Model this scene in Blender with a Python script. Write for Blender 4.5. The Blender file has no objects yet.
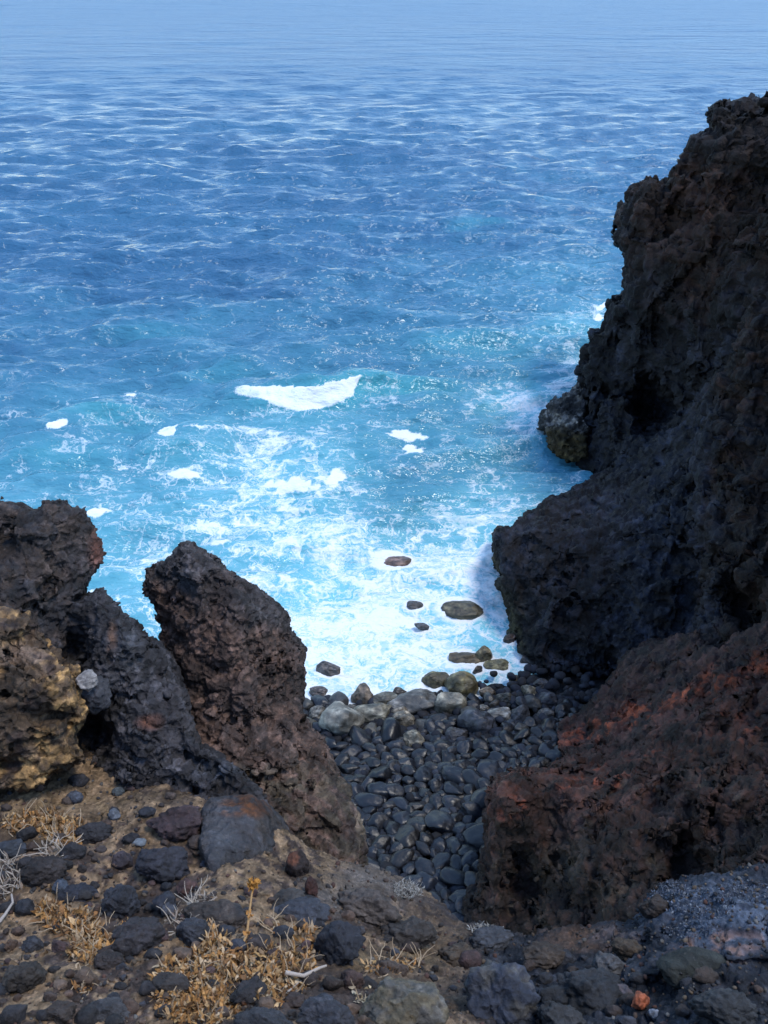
import bpy, math, random, time
import numpy as np
from mathutils import Vector, Matrix, Euler
from mathutils.bvhtree import BVHTree
T0 = time.time()
rng = np.random.RandomState(7)
random.seed(7)
f32 = np.float32

# ------------------------------------------------------------------ camera model (world metres)
CAMZ, PITCH, FPX = 18.0, math.radians(33.0), 800.0
CP, SP = math.cos(PITCH), math.sin(PITCH)

def world(px, py, d):                       # photo direction + distance along the view axis -> world point
    u = (px - 384.0) / FPX; v = (py - 512.0) / FPX
    return d * u, d * (CP - v * SP), CAMZ - d * (SP + v * CP)
def d_of_Y(py, Y):
    return Y / (CP - (py - 512.0) / FPX * SP)
def ground_xy(px, py, z=0.0):
    v = (py - 512.0) / FPX
    d = (CAMZ - z) / (SP + v * CP)
    x, y, _ = world(px, py, d)
    return x, y
def project(x, y, z):
    zz = z - CAMZ
    d = y * CP - zz * SP
    up = y * SP + zz * CP
    return 384 + FPX * x / d, 512 - FPX * up / d, d

# ------------------------------------------------------------------ noise
_perm = rng.permutation(256).astype(np.int32)
_perm = np.concatenate([_perm, _perm, _perm])
_g = rng.normal(size=(256, 3)); _g /= np.linalg.norm(_g, axis=1)[:, None]; _g = _g.astype(f32)
_jit = rng.rand(256, 3).astype(f32)

def _chunks(fn, p, n=60000):
    if len(p) <= n: return fn(p)
    return np.concatenate([fn(p[i:i + n]) for i in range(0, len(p), n)])

def gnoise(p):
    def fn(p):
        p = p.astype(f32); i = np.floor(p).astype(np.int32); f = p - i
        i &= 255
        w = f * f * f * (f * (f * 6 - 15) + 10)
        out = np.zeros(len(p), f32)
        for dx in (0, 1):
            wx = w[:, 0] if dx else 1 - w[:, 0]
            hx = _perm[i[:, 0] + dx]
            for dy in (0, 1):
                wy = w[:, 1] if dy else 1 - w[:, 1]
                hy = _perm[hx + i[:, 1] + dy]
                for dz in (0, 1):
                    wz = w[:, 2] if dz else 1 - w[:, 2]
                    g = _g[_perm[hy + i[:, 2] + dz]]
                    out += wx * wy * wz * (g[:, 0] * (f[:, 0] - dx) + g[:, 1] * (f[:, 1] - dy) + g[:, 2] * (f[:, 2] - dz))
        return out * 1.6
    return _chunks(fn, p)

def worley(p):                               # F1, F2 and a random value of the nearest cell
    def fn(p):
        p = p.astype(f32); i = np.floor(p).astype(np.int32); f = p - i
        F1 = np.full(len(p), 81, f32); F2 = F1.copy(); H = np.zeros(len(p), np.int32); T = np.zeros(len(p), f32)
        for dx in (-1, 0, 1):
            hx = _perm[(i[:, 0] + dx) & 255]
            for dy in (-1, 0, 1):
                hy = _perm[hx + ((i[:, 1] + dy) & 255)]
                for dz in (-1, 0, 1):
                    h = _perm[hy + ((i[:, 2] + dz) & 255)]
                    q = _jit[h]
                    a = q[:, 0] + (dx - f[:, 0]); b = q[:, 1] + (dy - f[:, 1]); c = q[:, 2] + (dz - f[:, 2])
                    d = a * a + b * b + c * c
                    m = d < F1
                    F2 = np.minimum(F2, np.maximum(F1, d)); F1 = np.minimum(F1, d)
                    H[m] = h[m]; T[m] = (a * _g[h, 0] + b * _g[h, 1] + c * _g[h, 2])[m]
        return np.stack([np.sqrt(F1), np.sqrt(F2), _jit[H, 0], T], 1)
    return _chunks(fn, p)
def facet(p, tilt=1.0, step=.5):             # broken rock: every cell a tilted, offset plane
    w = worley(p); return w[:, 3] * tilt + (w[:, 2] - .5) * step, w

def fbm(p, octv=4, gain=.5, lac=2.03):
    o = 0; a = 1; s = 0
    for k in range(octv):
        o = o + a * gnoise(p + 17.3 * k); s += a; a *= gain; p = p * lac
    return o / s
def ridged(p, octv=3, gain=.5):
    o = 0; a = 1; s = 0
    for k in range(octv):
        o = o + a * (1 - 2 * np.abs(gnoise(p + 31.7 * k))); s += a; a *= gain; p = p * 2.1
    return o / s
_rot = np.array(Euler((.22, -.17, .5)).to_matrix(), f32)
def blocks(p, sx, sy, sz, warp=.25):         # jointed rock: jittered bricks, each pushed in or out; also returns the joint distance
    q = (p @ _rot.T) / np.array([sx, sy, sz], f32) + warp * gnoise(p / (sx * 1.3))[:, None]
    lz = np.floor(q[:, 2]).astype(np.int32) & 255
    q[:, 0] += _jit[lz, 0] * 3; q[:, 1] += _jit[lz, 1] * 3
    i = np.floor(q).astype(np.int32) & 255; f = q - np.floor(q)
    h = _perm[_perm[_perm[i[:, 0]] + i[:, 1]] + i[:, 2]]
    j = np.minimum(f, 1 - f).min(1)
    t = ((f - .5) * _g[h]).sum(1) * .5
    return _jit[h, 1] - .5 + t, j
def sst(x, a, b):
    t = np.clip((x - a) / (b - a), 0, 1); return t * t * (3 - 2 * t)

# ------------------------------------------------------------------ mesh building
coll = bpy.context.scene.collection
def make_mesh(name, verts, faces, col=None, mat=None, smooth=True, attrs=None):
    me = bpy.data.meshes.new(name)
    verts = np.asarray(verts, f32); faces = np.asarray(faces, np.int32)
    nf, k = faces.shape
    me.vertices.add(len(verts)); me.vertices.foreach_set('co', verts.ravel())
    me.loops.add(nf * k); me.loops.foreach_set('vertex_index', faces.ravel())
    me.polygons.add(nf)
    me.polygons.foreach_set('loop_start', np.arange(nf, dtype=np.int32) * k)
    me.polygons.foreach_set('loop_total', np.full(nf, k, np.int32))
    me.polygons.foreach_set('use_smooth', np.full(nf, smooth))
    me.update(calc_edges=True)
    if col is not None:
        a = me.attributes.new('Col', 'FLOAT_COLOR', 'POINT')
        c = np.ones((len(verts), 4), f32); c[:, :3] = col
        a.data.foreach_set('color', c.ravel())
    for n, v in (attrs or {}).items():
        a = me.attributes.new(n, 'FLOAT', 'POINT'); a.data.foreach_set('value', np.asarray(v, f32))
    if mat: me.materials.append(mat)
    return me
def link(name, me, parent=None, loc=None):
    o = bpy.data.objects.new(name, me); coll.objects.link(o)
    if parent: o.parent = parent
    if loc is not None: o.location = loc
    return o
def tag(o, label=None, cat=None, group=None, kind=None):
    if label: o['label'] = label
    if cat: o['category'] = cat
    if group: o['group'] = group
    if kind: o['kind'] = kind
    return o

def surface_nets(F, P):
    """F field on an (I,J,K) grid, P (I,J,K,3) positions of the grid points."""
    S = F < 0
    c = [S[a:S.shape[0] - 1 + a, b:S.shape[1] - 1 + b, e:S.shape[2] - 1 + e] for a in (0, 1) for b in (0, 1) for e in (0, 1)]
    cnt = sum(x.astype(np.int8) for x in c)
    act = (cnt > 0) & (cnt < 8)
    ci = np.argwhere(act)
    idx = np.full(act.shape, -1, np.int64); idx[act] = np.arange(len(ci))
    corners = [(a, b, e) for a in (0, 1) for b in (0, 1) for e in (0, 1)]
    fv = np.stack([F[ci[:, 0] + a, ci[:, 1] + b, ci[:, 2] + e] for a, b, e in corners], 1)
    pv = np.stack([P[ci[:, 0] + a, ci[:, 1] + b, ci[:, 2] + e] for a, b, e in corners], 1)
    acc = np.zeros((len(ci), 3), f32); n = np.zeros(len(ci), f32)
    for m in range(8):
        for bit in (1, 2, 4):
            if m & bit: continue
            q = m | bit
            A, B = fv[:, m], fv[:, q]
            x = (A < 0) != (B < 0)
            t = np.where(x, A / np.where(np.abs(A - B) < 1e-9, 1, A - B), 0)
            pt = pv[:, m] + t[:, None] * (pv[:, q] - pv[:, m])
            acc += np.where(x[:, None], pt, 0); n += x
    V = acc / np.maximum(n, 1)[:, None]
    quads = []
    for ax in range(3):
        sl0 = [slice(None)] * 3; sl1 = [slice(None)] * 3
        sl0[ax] = slice(0, -1); sl1[ax] = slice(1, None)
        o = [a for a in range(3) if a != ax]
        s0, s1 = S[tuple(sl0)], S[tuple(sl1)]
        e = np.argwhere(s0 != s1)
        ok = (e[:, o[0]] > 0) & (e[:, o[1]] > 0) & (e[:, o[0]] < S.shape[o[0]] - 1) & (e[:, o[1]] < S.shape[o[1]] - 1)
        e = e[ok]
        ins = s0[e[:, 0], e[:, 1], e[:, 2]]
        def cell(d0, d1):
            q = e.copy(); q[:, o[0]] -= d0; q[:, o[1]] -= d1
            return idx[q[:, 0], q[:, 1], q[:, 2]]
        q = np.stack([cell(1, 1), cell(0, 1), cell(0, 0), cell(1, 0)], 1)
        flip = ins if ax != 1 else ~ins
        q[~flip] = q[~flip][:, ::-1]
        quads.append(q)
    return V, np.concatenate(quads)

def poly_sdf_grid(poly, X, Y):               # signed distance, positive inside
    poly = np.array(poly, float); D = np.full(X.shape, 1e9); ins = np.zeros(X.shape, bool)
    n = len(poly)
    for i in range(n):
        a, b = poly[i], poly[(i + 1) % n]
        ab = b - a; L = (ab ** 2).sum() + 1e-9
        t = np.clip(((X - a[0]) * ab[0] + (Y - a[1]) * ab[1]) / L, 0, 1)
        D = np.minimum(D, (X - a[0] - t * ab[0]) ** 2 + (Y - a[1] - t * ab[1]) ** 2)
        c = (a[1] > Y) != (b[1] > Y)
        xx = a[0] + (Y - a[1]) * ab[0] / (ab[1] if abs(ab[1]) > 1e-9 else 1e-9)
        ins ^= c & (X < xx)
    return np.where(ins, 1, -1) * np.sqrt(D)

def tps(pts):                                # smooth interpolation of scattered depth
    pts = np.array(pts, float); xy = pts[:, :2] / 300.0
    r2 = ((xy[:, None] - xy[None]) ** 2).sum(-1)
    K = .5 * r2 * np.log(r2 + 1e-12) + np.eye(len(pts)) * .003
    n = len(pts); A = np.zeros((n + 3, n + 3)); A[:n, :n] = K
    A[:n, n] = 1; A[:n, n + 1:] = xy; A[n, :n] = 1; A[n + 1:, :n] = xy.T
    w = np.linalg.solve(A, np.concatenate([np.log([d_of_Y(p[1], p[2]) for p in pts]), [0, 0, 0]]))
    lo, hi = min(pts[:, 2]), max(pts[:, 2])
    def ev(X, Y):
        x = X / 300.0; y = Y / 300.0; o = w[n] + w[n + 1] * x + w[n + 2] * y
        for k in range(n):
            r = (x - xy[k, 0]) ** 2 + (y - xy[k, 1]) ** 2
            o = o + w[k] * .5 * r * np.log(r + 1e-12)
        return np.exp(o)
    return ev

def axis(lo, hi, step, f0=-6, f1=774, cap=18):       # fine inside the picture, coarser outside
    mid = np.arange(max(lo, f0), min(hi, f1) + step, step)
    def grow(a, b):
        out = []; s = step; x = a
        sg = 1 if b > a else -1
        while (b - x) * sg > 0:
            s *= 1.17; s = min(s, cap); x += sg * s; out.append(x)
        return out
    L = grow(mid[0], lo)[::-1] if lo < mid[0] else []
    R = grow(mid[-1], hi) if hi > mid[-1] else []
    return np.array(L + list(mid) + R)

def rmax(a, b, R):
    return np.minimum(np.maximum(a, b), -R) + np.sqrt(np.maximum(R + a, 0) ** 2 + np.maximum(R + b, 0) ** 2)

MASS_BVH = {}
def rock_mass(name, outline, depth, T, R, disp, amp, mat, colf, step=2.0, pits=(), bvh=False, fine=None, edge=26.0):
    """A solid body of rock: outline x depth surface gives the front, T metres of rock behind it, all rounded and eroded by 3-D noise."""
    ol = np.array(outline, float)
    pad = 14
    cap = 7 if depth[0][2] < 6 else 18
    X = axis(ol[:, 0].min() - pad, ol[:, 0].max() + pad, step, -20, 790, cap)
    Y = axis(ol[:, 1].min() - pad, ol[:, 1].max() + pad, step, -20, 1044, cap)
    if len(X) % 2 == 0: X = np.append(X, X[-1] + step)
    if len(Y) % 2 == 0: Y = np.append(Y, Y[-1] + step)
    gx, gy = np.meshgrid(X, Y, indexing='ij')
    sd = poly_sdf_grid(outline, gx, gy)
    D = tps(depth)(gx, gy)
    wob = fbm(np.stack([gx.ravel() / 22, gy.ravel() / 22, gx.ravel() * 0], 1), 3).reshape(gx.shape)
    for (px, py, rx, ry, dep) in pits:
        q = np.sqrt(((gx - px) / rx) ** 2 + ((gy - py) / ry) ** 2) + wob * .7
        D = D + dep * np.exp(-np.clip(q, 0, 9) ** 2)
    D = D.astype(f32)
    dm = float(np.median(D[sd > 0]))
    tf = step / FPX * 1.4
    a = amp / dm * 1.2
    ts = list(np.arange(-a - 2 * tf, a + max(R / dm, 0) * .6 + 2 * tf, tf)); s = tf
    while ts[-1] < (T + amp) / dm * 1.15 + .01:
        s *= 1.35; ts.append(ts[-1] + min(s, T / dm / 4))
    ts += [ts[-1] + s]
    if len(ts) % 2 == 0: ts.append(ts[-1] + s)
    ts = np.array(ts, f32)
    def field(gx, gy, D, sd):
        d = D[:, :, None] * np.exp(tt)[None, None]
        wx, wy, wz = world(gx[:, :, None].astype(f32), gy[:, :, None].astype(f32), d)
        P = np.stack([wx, wy, wz], -1).astype(f32)
        s_in = (-(sd[:, :, None]) * d / FPX).astype(f32)
        F = rmax(rmax(s_in, D[:, :, None] - d, R), d - D[:, :, None] - T, min(R, T * .3)).astype(f32)
        return P, F
    tt = ts[::2]
    Pc, Fc = field(gx[::2, ::2], gy[::2, ::2], D[::2, ::2], sd[::2, ::2])
    band = np.abs(Fc) < amp * 1.25 + 5 * dm * tf
    Nz = np.zeros(Fc.shape, f32); Nz[band] = disp(Pc[band])
    for ax in range(3):                       # trilinear upsampling of the coarse erosion noise
        M = np.moveaxis(Nz, ax, 0); U = np.empty((M.shape[0] * 2 - 1,) + M.shape[1:], f32)
        U[::2] = M; U[1::2] = .5 * (M[1:] + M[:-1]); Nz = np.moveaxis(U, 0, ax)
    tt = ts
    P, F = field(gx, gy, D, sd)
    F += Nz * (.38 + .62 * sst(sd, 0, edge))[:, :, None]
    F[0] = F[-1] = 1; F[:, 0] = F[:, -1] = 1; F[:, :, 0] = F[:, :, -1] = 1
    V, Q = surface_nets(F, P)
    lab = np.arange(len(V))                   # drop crumbs that float free of the main body
    a_, b_ = np.concatenate([Q[:, 0], Q[:, 1], Q[:, 2]]), np.concatenate([Q[:, 1], Q[:, 2], Q[:, 3]])
    for _ in range(400):
        old = lab.copy(); m = np.minimum(lab[a_], lab[b_])
        np.minimum.at(lab, a_, m); np.minimum.at(lab, b_, m); lab = lab[lab]; lab = lab[lab]
        if (lab == old).all(): break
    cntl = np.bincount(lab); main = cntl.argmax(); keep = lab == main
    remap = np.cumsum(keep) - 1; V = V[keep]; Q = remap[Q[keep[Q].all(1)]]
    if fine is not None:
        n = np.cross(V[Q[:, 2]] - V[Q[:, 0]], V[Q[:, 3]] - V[Q[:, 1]])
        vn = np.stack([sum(np.bincount(Q[:, k], n[:, c], len(V)) for k in range(4)) for c in range(3)], 1)
        vn /= np.linalg.norm(vn, axis=1)[:, None] + 1e-12
        V = (V - vn * fine(V.astype(f32))[:, None]).astype(f32)
    px, py, dd = project(V[:, 0], V[:, 1], V[:, 2])
    me = make_mesh(name, V, Q, colf(V, px, py), mat)
    o = link(name, me)
    if bvh:
        MASS_BVH[name] = BVHTree.FromPolygons(V.tolist(), Q.tolist())
    print('%s verts %d cells %d  t=%.1f' % (name, len(V), F.size, time.time() - T0))
    return o

# ------------------------------------------------------------------ materials
def new_mat(name):
    m = bpy.data.materials.new(name); m.use_nodes = True
    nt = m.node_tree; nt.nodes.clear()
    out = nt.nodes.new('ShaderNodeOutputMaterial'); b = nt.nodes.new('ShaderNodeBsdfPrincipled')
    nt.links.new(b.outputs[0], out.inputs[0])
    return m, nt, b
def N(nt, t, **kw):
    n = nt.nodes.new(t)
    for k, v in kw.items():
        if k.startswith('_'): setattr(n, k[1:], v)
        else: n.inputs[k.replace('__', ' ')].default_value = v
    return n
def mathn(nt, op, a, b=None, clamp=False):
    n = nt.nodes.new('ShaderNodeMath'); n.operation = op; n.use_clamp = clamp
    for i, v in enumerate((a, b)):
        if v is None: continue
        if hasattr(v, 'links'): nt.links.new(v, n.inputs[i])
        else: n.inputs[i].default_value = v
    return n.outputs[0]
def ramp(nt, fac, stops):
    r = nt.nodes.new('ShaderNodeValToRGB'); nt.links.new(fac, r.inputs[0])
    e = r.color_ramp.elements
    while len(e) < len(stops): e.new(.5)
    for i, (p, c) in enumerate(stops):
        e[i].position = p; e[i].color = (c, c, c, 1) if not hasattr(c, '__len__') else (*c, 1)
    return r.outputs[0]
def mixc(nt, fac, a, b, mode='MIX'):
    m = nt.nodes.new('ShaderNodeMix'); m.data_type = 'RGBA'; m.blend_type = mode
    for i, v in ((0, fac), (6, a), (7, b)):
        if hasattr(v, 'links'): nt.links.new(v, m.inputs[i])
        elif hasattr(v, '__len__'): m.inputs[i].default_value = (*v, 1)
        else: m.inputs[i].default_value = v
    return m.outputs[2]

def rock_mat(name, scale, bump=.6, dist=.02, rough=.85, spec=.35, pits=True, contrast=1.0, obj_random=False, fixed=None, gain=1.0):
    """scale: features per metre of the finest grain"""
    m, nt, b = new_mat(name)
    tc = N(nt, 'ShaderNodeTexCoord')
    co = tc.outputs['Object'] if obj_random else N(nt, 'ShaderNodeNewGeometry').outputs['Position']
    if obj_random:
        oi = N(nt, 'ShaderNodeObjectInfo'); va = nt.nodes.new('ShaderNodeVectorMath'); va.operation = 'ADD'
        nt.links.new(co, va.inputs[0])
        cx = nt.nodes.new('ShaderNodeCombineXYZ')
        for i in range(3): nt.links.new(mathn(nt, 'MULTIPLY', oi.outputs['Random'], 37.0 + 11 * i), cx.inputs[i])
        nt.links.new(cx.outputs[0], va.inputs[1]); co = va.outputs[0]
    def noise(s, det=6, rough_=.6):
        n = N(nt, 'ShaderNodeTexNoise', Scale=s, Detail=det, Roughness=rough_); nt.links.new(co, n.inputs['Vector']); return n.outputs['Fac']
    def voro(s, feat='F1'):
        n = N(nt, 'ShaderNodeTexVoronoi', Scale=s, _feature=feat); nt.links.new(co, n.inputs['Vector']); return n.outputs['Distance']
    if fixed is None:
        at = N(nt, 'ShaderNodeAttribute', _attribute_name='Col'); base = at.outputs['Color']
    else:
        base = fixed
    if obj_random and fixed is not None:
        pass
    n1 = noise(scale * .12, 5, .65); n2 = noise(scale * .9, 4, .7); v1 = voro(scale * .6)
    c = contrast
    val = ramp(nt, n1, [(.28, max(.0, 1 - .62 * c)), (.5, 1.0), (.72, 1 + .75 * c)])
    val2 = ramp(nt, n2, [(.3, 1 - .5 * c), (.55, 1.0), (.75, 1 + .9 * c)])
    col = mixc(nt, 1.0, base, val, 'MULTIPLY')
    col = mixc(nt, 1.0, col, val2, 'MULTIPLY')
    if gain != 1.0: col = mixc(nt, 1.0, col, (gain, gain, gain), 'MULTIPLY')
    # pale mineral flecks
    fl = ramp(nt, noise(scale * 2.2, 1, .5), [(.70, 0), (.78, .25 * c)])
    col = mixc(nt, fl, col, (.16, .145, .13))
    nt.links.new(col, b.inputs['Base Color'])
    b.inputs['Specular IOR Level'].default_value = spec
    nt.links.new(ramp(nt, n2, [(.3, max(.05, rough - .18)), (.7, min(1, rough + .1))]), b.inputs['Roughness'])
    h = mathn(nt, 'ADD', mathn(nt, 'MULTIPLY', n1, 1.1), mathn(nt, 'MULTIPLY', n2, .6))
    h = mathn(nt, 'ADD', h, mathn(nt, 'MULTIPLY', v1, .8 if pits else .2))
    bp = N(nt, 'ShaderNodeBump', Strength=bump, Distance=dist); nt.links.new(h, bp.inputs['Height'])
    nt.links.new(bp.outputs[0], b.inputs['Normal'])
    return m

M_far = rock_mat('basalt_far', 3.2, .9, .35, contrast=.8, spec=.22, gain=.43)
M_slope = rock_mat('scoria_slope', 7, 1.0, .12, contrast=.9, gain=.52, spec=.25)
M_near = rock_mat('lava_near', 40, 1.0, .03, contrast=.95, gain=.75, spec=.3)
M_soil = rock_mat('soil', 60, 1.0, .012, contrast=.9, rough=.95, spec=.15, gain=1.05)
M_cob = rock_mat('cobble', 5.0, .7, .04, rough=.48, spec=.5, pits=False, contrast=1.0, obj_random=True, gain=.38)
M_bould = rock_mat('boulder', 6, 1, .08, rough=.5, spec=.5, contrast=1.1, obj_random=True, gain=.85)
M_stone = rock_mat('stone', 60, 1.0, .012, rough=.85, contrast=.9, obj_random=True, gain=.78)
M_grav = rock_mat('gravel', 60, .6, .004, rough=.9, contrast=.5, gain=.65)

# ------------------------------------------------------------------ colours (linear albedo)
BLK = np.array([.014, .015, .020]); BLU = np.array([.030, .036, .056]); BRN = np.array([.048, .026, .021])
DBR = np.array([.022, .017, .016]); RED = np.array([.30, .070, .030]); OCH = np.array([.40, .235, .095])
GRY = np.array([.085, .083, .085]); TAN = np.array([.21, .145, .085]); RUST = np.array([.20, .075, .028])
def lerp(a, b, t): return a + (b - a) * np.asarray(t)[:, None]
def cells(V, s, k=.6, o=0):
    return (1 - k / 2 + k * worley(V / s + o)[:, 2] ** 1.5 * 1.5)[:, None]
def blob(px, py, cx, cy, rx, ry, n=0):
    return np.clip(1.25 - np.sqrt(((px - cx) / rx) ** 2 + ((py - cy) / ry) ** 2) + n, 0, 1)

# ------------------------------------------------------------------ the cliffs
def disp_far(p):
    q = p.copy(); q[:, 2] *= .45
    fc, w = facet(q / 2.2 + .15 * fbm(p / 1.2, 2)[:, None], .55, .5)
    strat = .28 * gnoise(np.stack([p[:, 0] * .12, p[:, 1] * .12, p[:, 2] * 1.1], 1))
    fl = .30 * gnoise(np.stack([p[:, 0] * 1.1, p[:, 1] * 1.1, p[:, 2] * .16], 1))
    bl, j = blocks(p, 2.3, 2.3, 1.3); up = sst(p[:, 2], 6, 10); b2, j2 = blocks(p + 50, 1.1, 1.1, 3.6)
    return (bl * .9 + .25 * np.exp(-j / .05)) * (.35 + .65 * up) + b2 * .8 * (1 - up) + fbm(p / 4.0, 2) * .9 + fc * .9 + .4 * np.exp(-(w[:, 1] - w[:, 0]) / .07) + strat * 1.3 + fl * 1.3
def fine_far(p):
    q = p.copy(); q[:, 2] *= .55
    fc, w = facet(q / .8 + .2 * gnoise(p / .5)[:, None], .6, .5); f2, w2 = facet(p / .28 + 7, .5, .4)
    m = .25 + .75 * sst(fbm(p / 2.5 + 11, 2), -.3, .2)
    bl, j = blocks(p, .85, .85, .5)
    return bl * .22 + .10 * np.exp(-j / .06) + fc * .20 + .12 * np.exp(-(w[:, 1] - w[:, 0]) / .09) + (f2 * .08 + .07 * ridged(p / .5, 3) + .04 * gnoise(p / .12)) * m
def disp_mid(p):
    fc, w = facet(p / 1.3 + .3 * fbm(p / .8, 2)[:, None], .5, .5)
    bl, j = blocks(p, 1.3, 1.3, .8)
    return bl * .55 + .14 * np.exp(-j / .05) + fbm(p / 2.4, 2) * .75 + fc * .55 + .22 * np.exp(-(w[:, 1] - w[:, 0]) / .08)
def fine_mid(p):
    fc, w = facet(p / .42 + .25 * gnoise(p / .3)[:, None], .6, .5); w2 = worley(p / .16 + 7)
    m = .2 + .8 * sst(fbm(p / 1.5 + 11, 2), -.3, .2)
    bl, j = blocks(p, .42, .42, .27)
    return bl * .12 + .06 * np.exp(-j / .07) + fc * .12 + .07 * np.exp(-(w[:, 1] - w[:, 0]) / .09) + ((w2[:, 0] - .45) * .08 + .06 * ridged(p / .4, 3) + .025 * gnoise(p / .08)) * m

def col_far(V, px, py):
    n = fbm(V / 3.0, 4); n2 = fbm(V / .7 + 3, 3)
    c = lerp(np.tile(BLK, (len(V), 1)), BLU * 1.15, sst(n2, -.1, .5))
    brown = sst(275 - py + (px - 640) * .55 + n * 110, -20, 60)        # brown scoria capping the blue-black wall
    c = lerp(c, lerp(np.tile(DBR, (len(V), 1)), BRN * .95, sst(n2, -.3, .4)), brown)
    topdark = sst(165 - py + n * 40, 0, 30); c = lerp(c, BLK * 1.1, topdark * .7)
    red = blob(px, py, 690, 215, 60, 40, n) * .6; c = lerp(c, BRN * 1.35, red)
    pale = sst(gnoise(np.stack([V[:, 0] * 1.6, V[:, 1] * 1.6, V[:, 2] * .2], 1)), .25, .5) * (1 - brown) * .6
    c = lerp(c, np.array([.045, .05, .07]), pale)
    return c * cells(V, 0.55, .8) * cells(V, 1.815, .5, 9)
far_cliff = rock_mass('cliff', [(768, 97), (755, 100), (728, 101), (712, 103), (705, 110), (707, 122), (712, 128), (700, 132), (692, 136), (686, 150), (682, 160), (672, 168), (671, 180),
    (664, 186), (656, 183), (650, 181), (640, 184), (630, 190), (625, 205), (617, 216), (618, 228), (615, 238), (620, 250), (625, 260), (625, 280), (622, 295), (612, 300), (608, 312),
    (603, 330), (592, 333), (592, 345), (586, 350), (584, 360), (580, 372), (583, 385), (578, 395), (580, 430), (574, 470), (570, 495), (575, 520), (600, 720), (768, 760), (1150, 760), (1150, -260), (1000, -160),
    (880, -20), (810, 70)],
    [(700, 110, 33), (768, 110, 31), (640, 200, 33), (610, 330, 33), (582, 420, 33.5), (700, 200, 30.5), (768, 200, 27.5), (650, 300, 31), (700, 300, 28.5), (690, 380, 27.5), (620, 390, 31.5),
     (640, 470, 27), (600, 490, 29), (1000, 0, 24), (1000, 300, 20), (700, 600, 24)],
    10, .7, disp_far, 1.7, M_far, col_far, 1.9, fine=fine_far, pits=[(655, 405, 30, 34, 4.0)])
tag(far_cliff, 'tall blue black basalt headland with brown cap rising from the sea', kind='structure')

def col_bulge(V, px, py):
    n = fbm(V / 2.0, 4); n2 = fbm(V / .5 + 3, 3)
    c = lerp(np.tile(BLK, (len(V), 1)), BLU, sst(n2, -.25, .4))
    c = lerp(c, DBR * 1.3, sst(n, .05, .4) * .3)
    foot = np.clip((1.7 - V[:, 2]) / 1.2, 0, 1) * sst(530 - px + 40 * n2, 0, 22)     # algae at the waterline
    c = lerp(c, np.array([.12, .105, .05]), foot * .8)
    c = lerp(c, np.array([.055, .062, .09]), sst(gnoise(np.stack([V[:, 0] * 2, V[:, 1] * 2, V[:, 2] * .35], 1)), .2, .5) * .5)
    return c * cells(V, 0.45, .8) * cells(V, 1.4849999999999999, .5, 9)
def disp_bulge(p):
    q = p.copy(); q[:, 2] *= .35
    w = worley(q / .8 + .2 * fbm(p, 2)[:, None]); low = sst(3.2 - p[:, 2], 0, 1.6)
    return disp_mid(p) * .9 + (w[:, 0] - .45) * (.15 + .45 * low)
bulge = rock_mass('lower_cliff', [(572, 488), (560, 493), (545, 500), (537, 510), (520, 517), (512, 527), (497, 530), (494, 545), (497, 565), (503, 575), (500, 590), (503, 608), (510, 620), (514, 640),
    (524, 655), (533, 668), (545, 685), (560, 692), (575, 705), (600, 725), (700, 760), (950, 780), (950, 300), (760, 330), (705, 385), (680, 420), (650, 440), (620, 460), (590, 480)],
    [(497, 545, 22), (545, 502, 25), (572, 490, 26.5), (620, 462, 28), (690, 400, 27), (760, 340, 26), (505, 610, 20.5), (535, 665, 18.3), (570, 700, 17.2), (600, 560, 20.5), (650, 500, 22.5), (560, 600, 19.6), (620, 680, 17),
     (700, 600, 18), (700, 500, 21), (580, 540, 21.8), (560, 660, 18), (900, 600, 15), (720, 720, 15)],
    8, .5, disp_bulge, 1.1, M_far, col_bulge, 1.8, fine=fine_mid, pits=[(590, 690, 30, 22, 1.2)])
tag(bulge, 'bulging dark blue grey lava mass leaning out over the beach', kind='structure')

def col_right(V, px, py):
    n = fbm(V / 1.6, 4); n2 = fbm(V / .4 + 3, 3)
    c = lerp(np.tile(DBR * .8, (len(V), 1)), BRN * .95, sst(n2, -.2, .5))
    c = lerp(c, BLK, sst(n, .0, .35) * .6)
    c = lerp(c, BLU, sst(715 - px + 30 * n, -10, 15) * .8)
    return c * cells(V, 0.45, .8) * cells(V, 1.4849999999999999, .5, 9)
rightc = rock_mass('side_cliff', [(775, 282), (755, 296), (743, 315), (738, 350), (720, 375), (704, 400), (698, 440), (697, 480), (690, 520), (694, 570), (690, 640), (700, 700), (760, 760), (1200, 800), (1200, -150), (1000, -20), (860, 150), (800, 240)],
    [(770, 300, 23), (735, 360, 22.5), (705, 430, 21.5), (695, 560, 18), (695, 650, 15.8), (768, 400, 20.5), (768, 550, 16), (768, 660, 13), (740, 480, 19), (1000, 0, 17), (1000, 400, 13), (1000, 700, 10.5)],
    7, .7, disp_mid, 1.0, M_far, col_right, 1.9, fine=fine_far, pits=[(745, 615, 14, 26, 1.2)])
tag(rightc, 'steep dark brown cliff face at the right edge', kind='structure')

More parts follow.
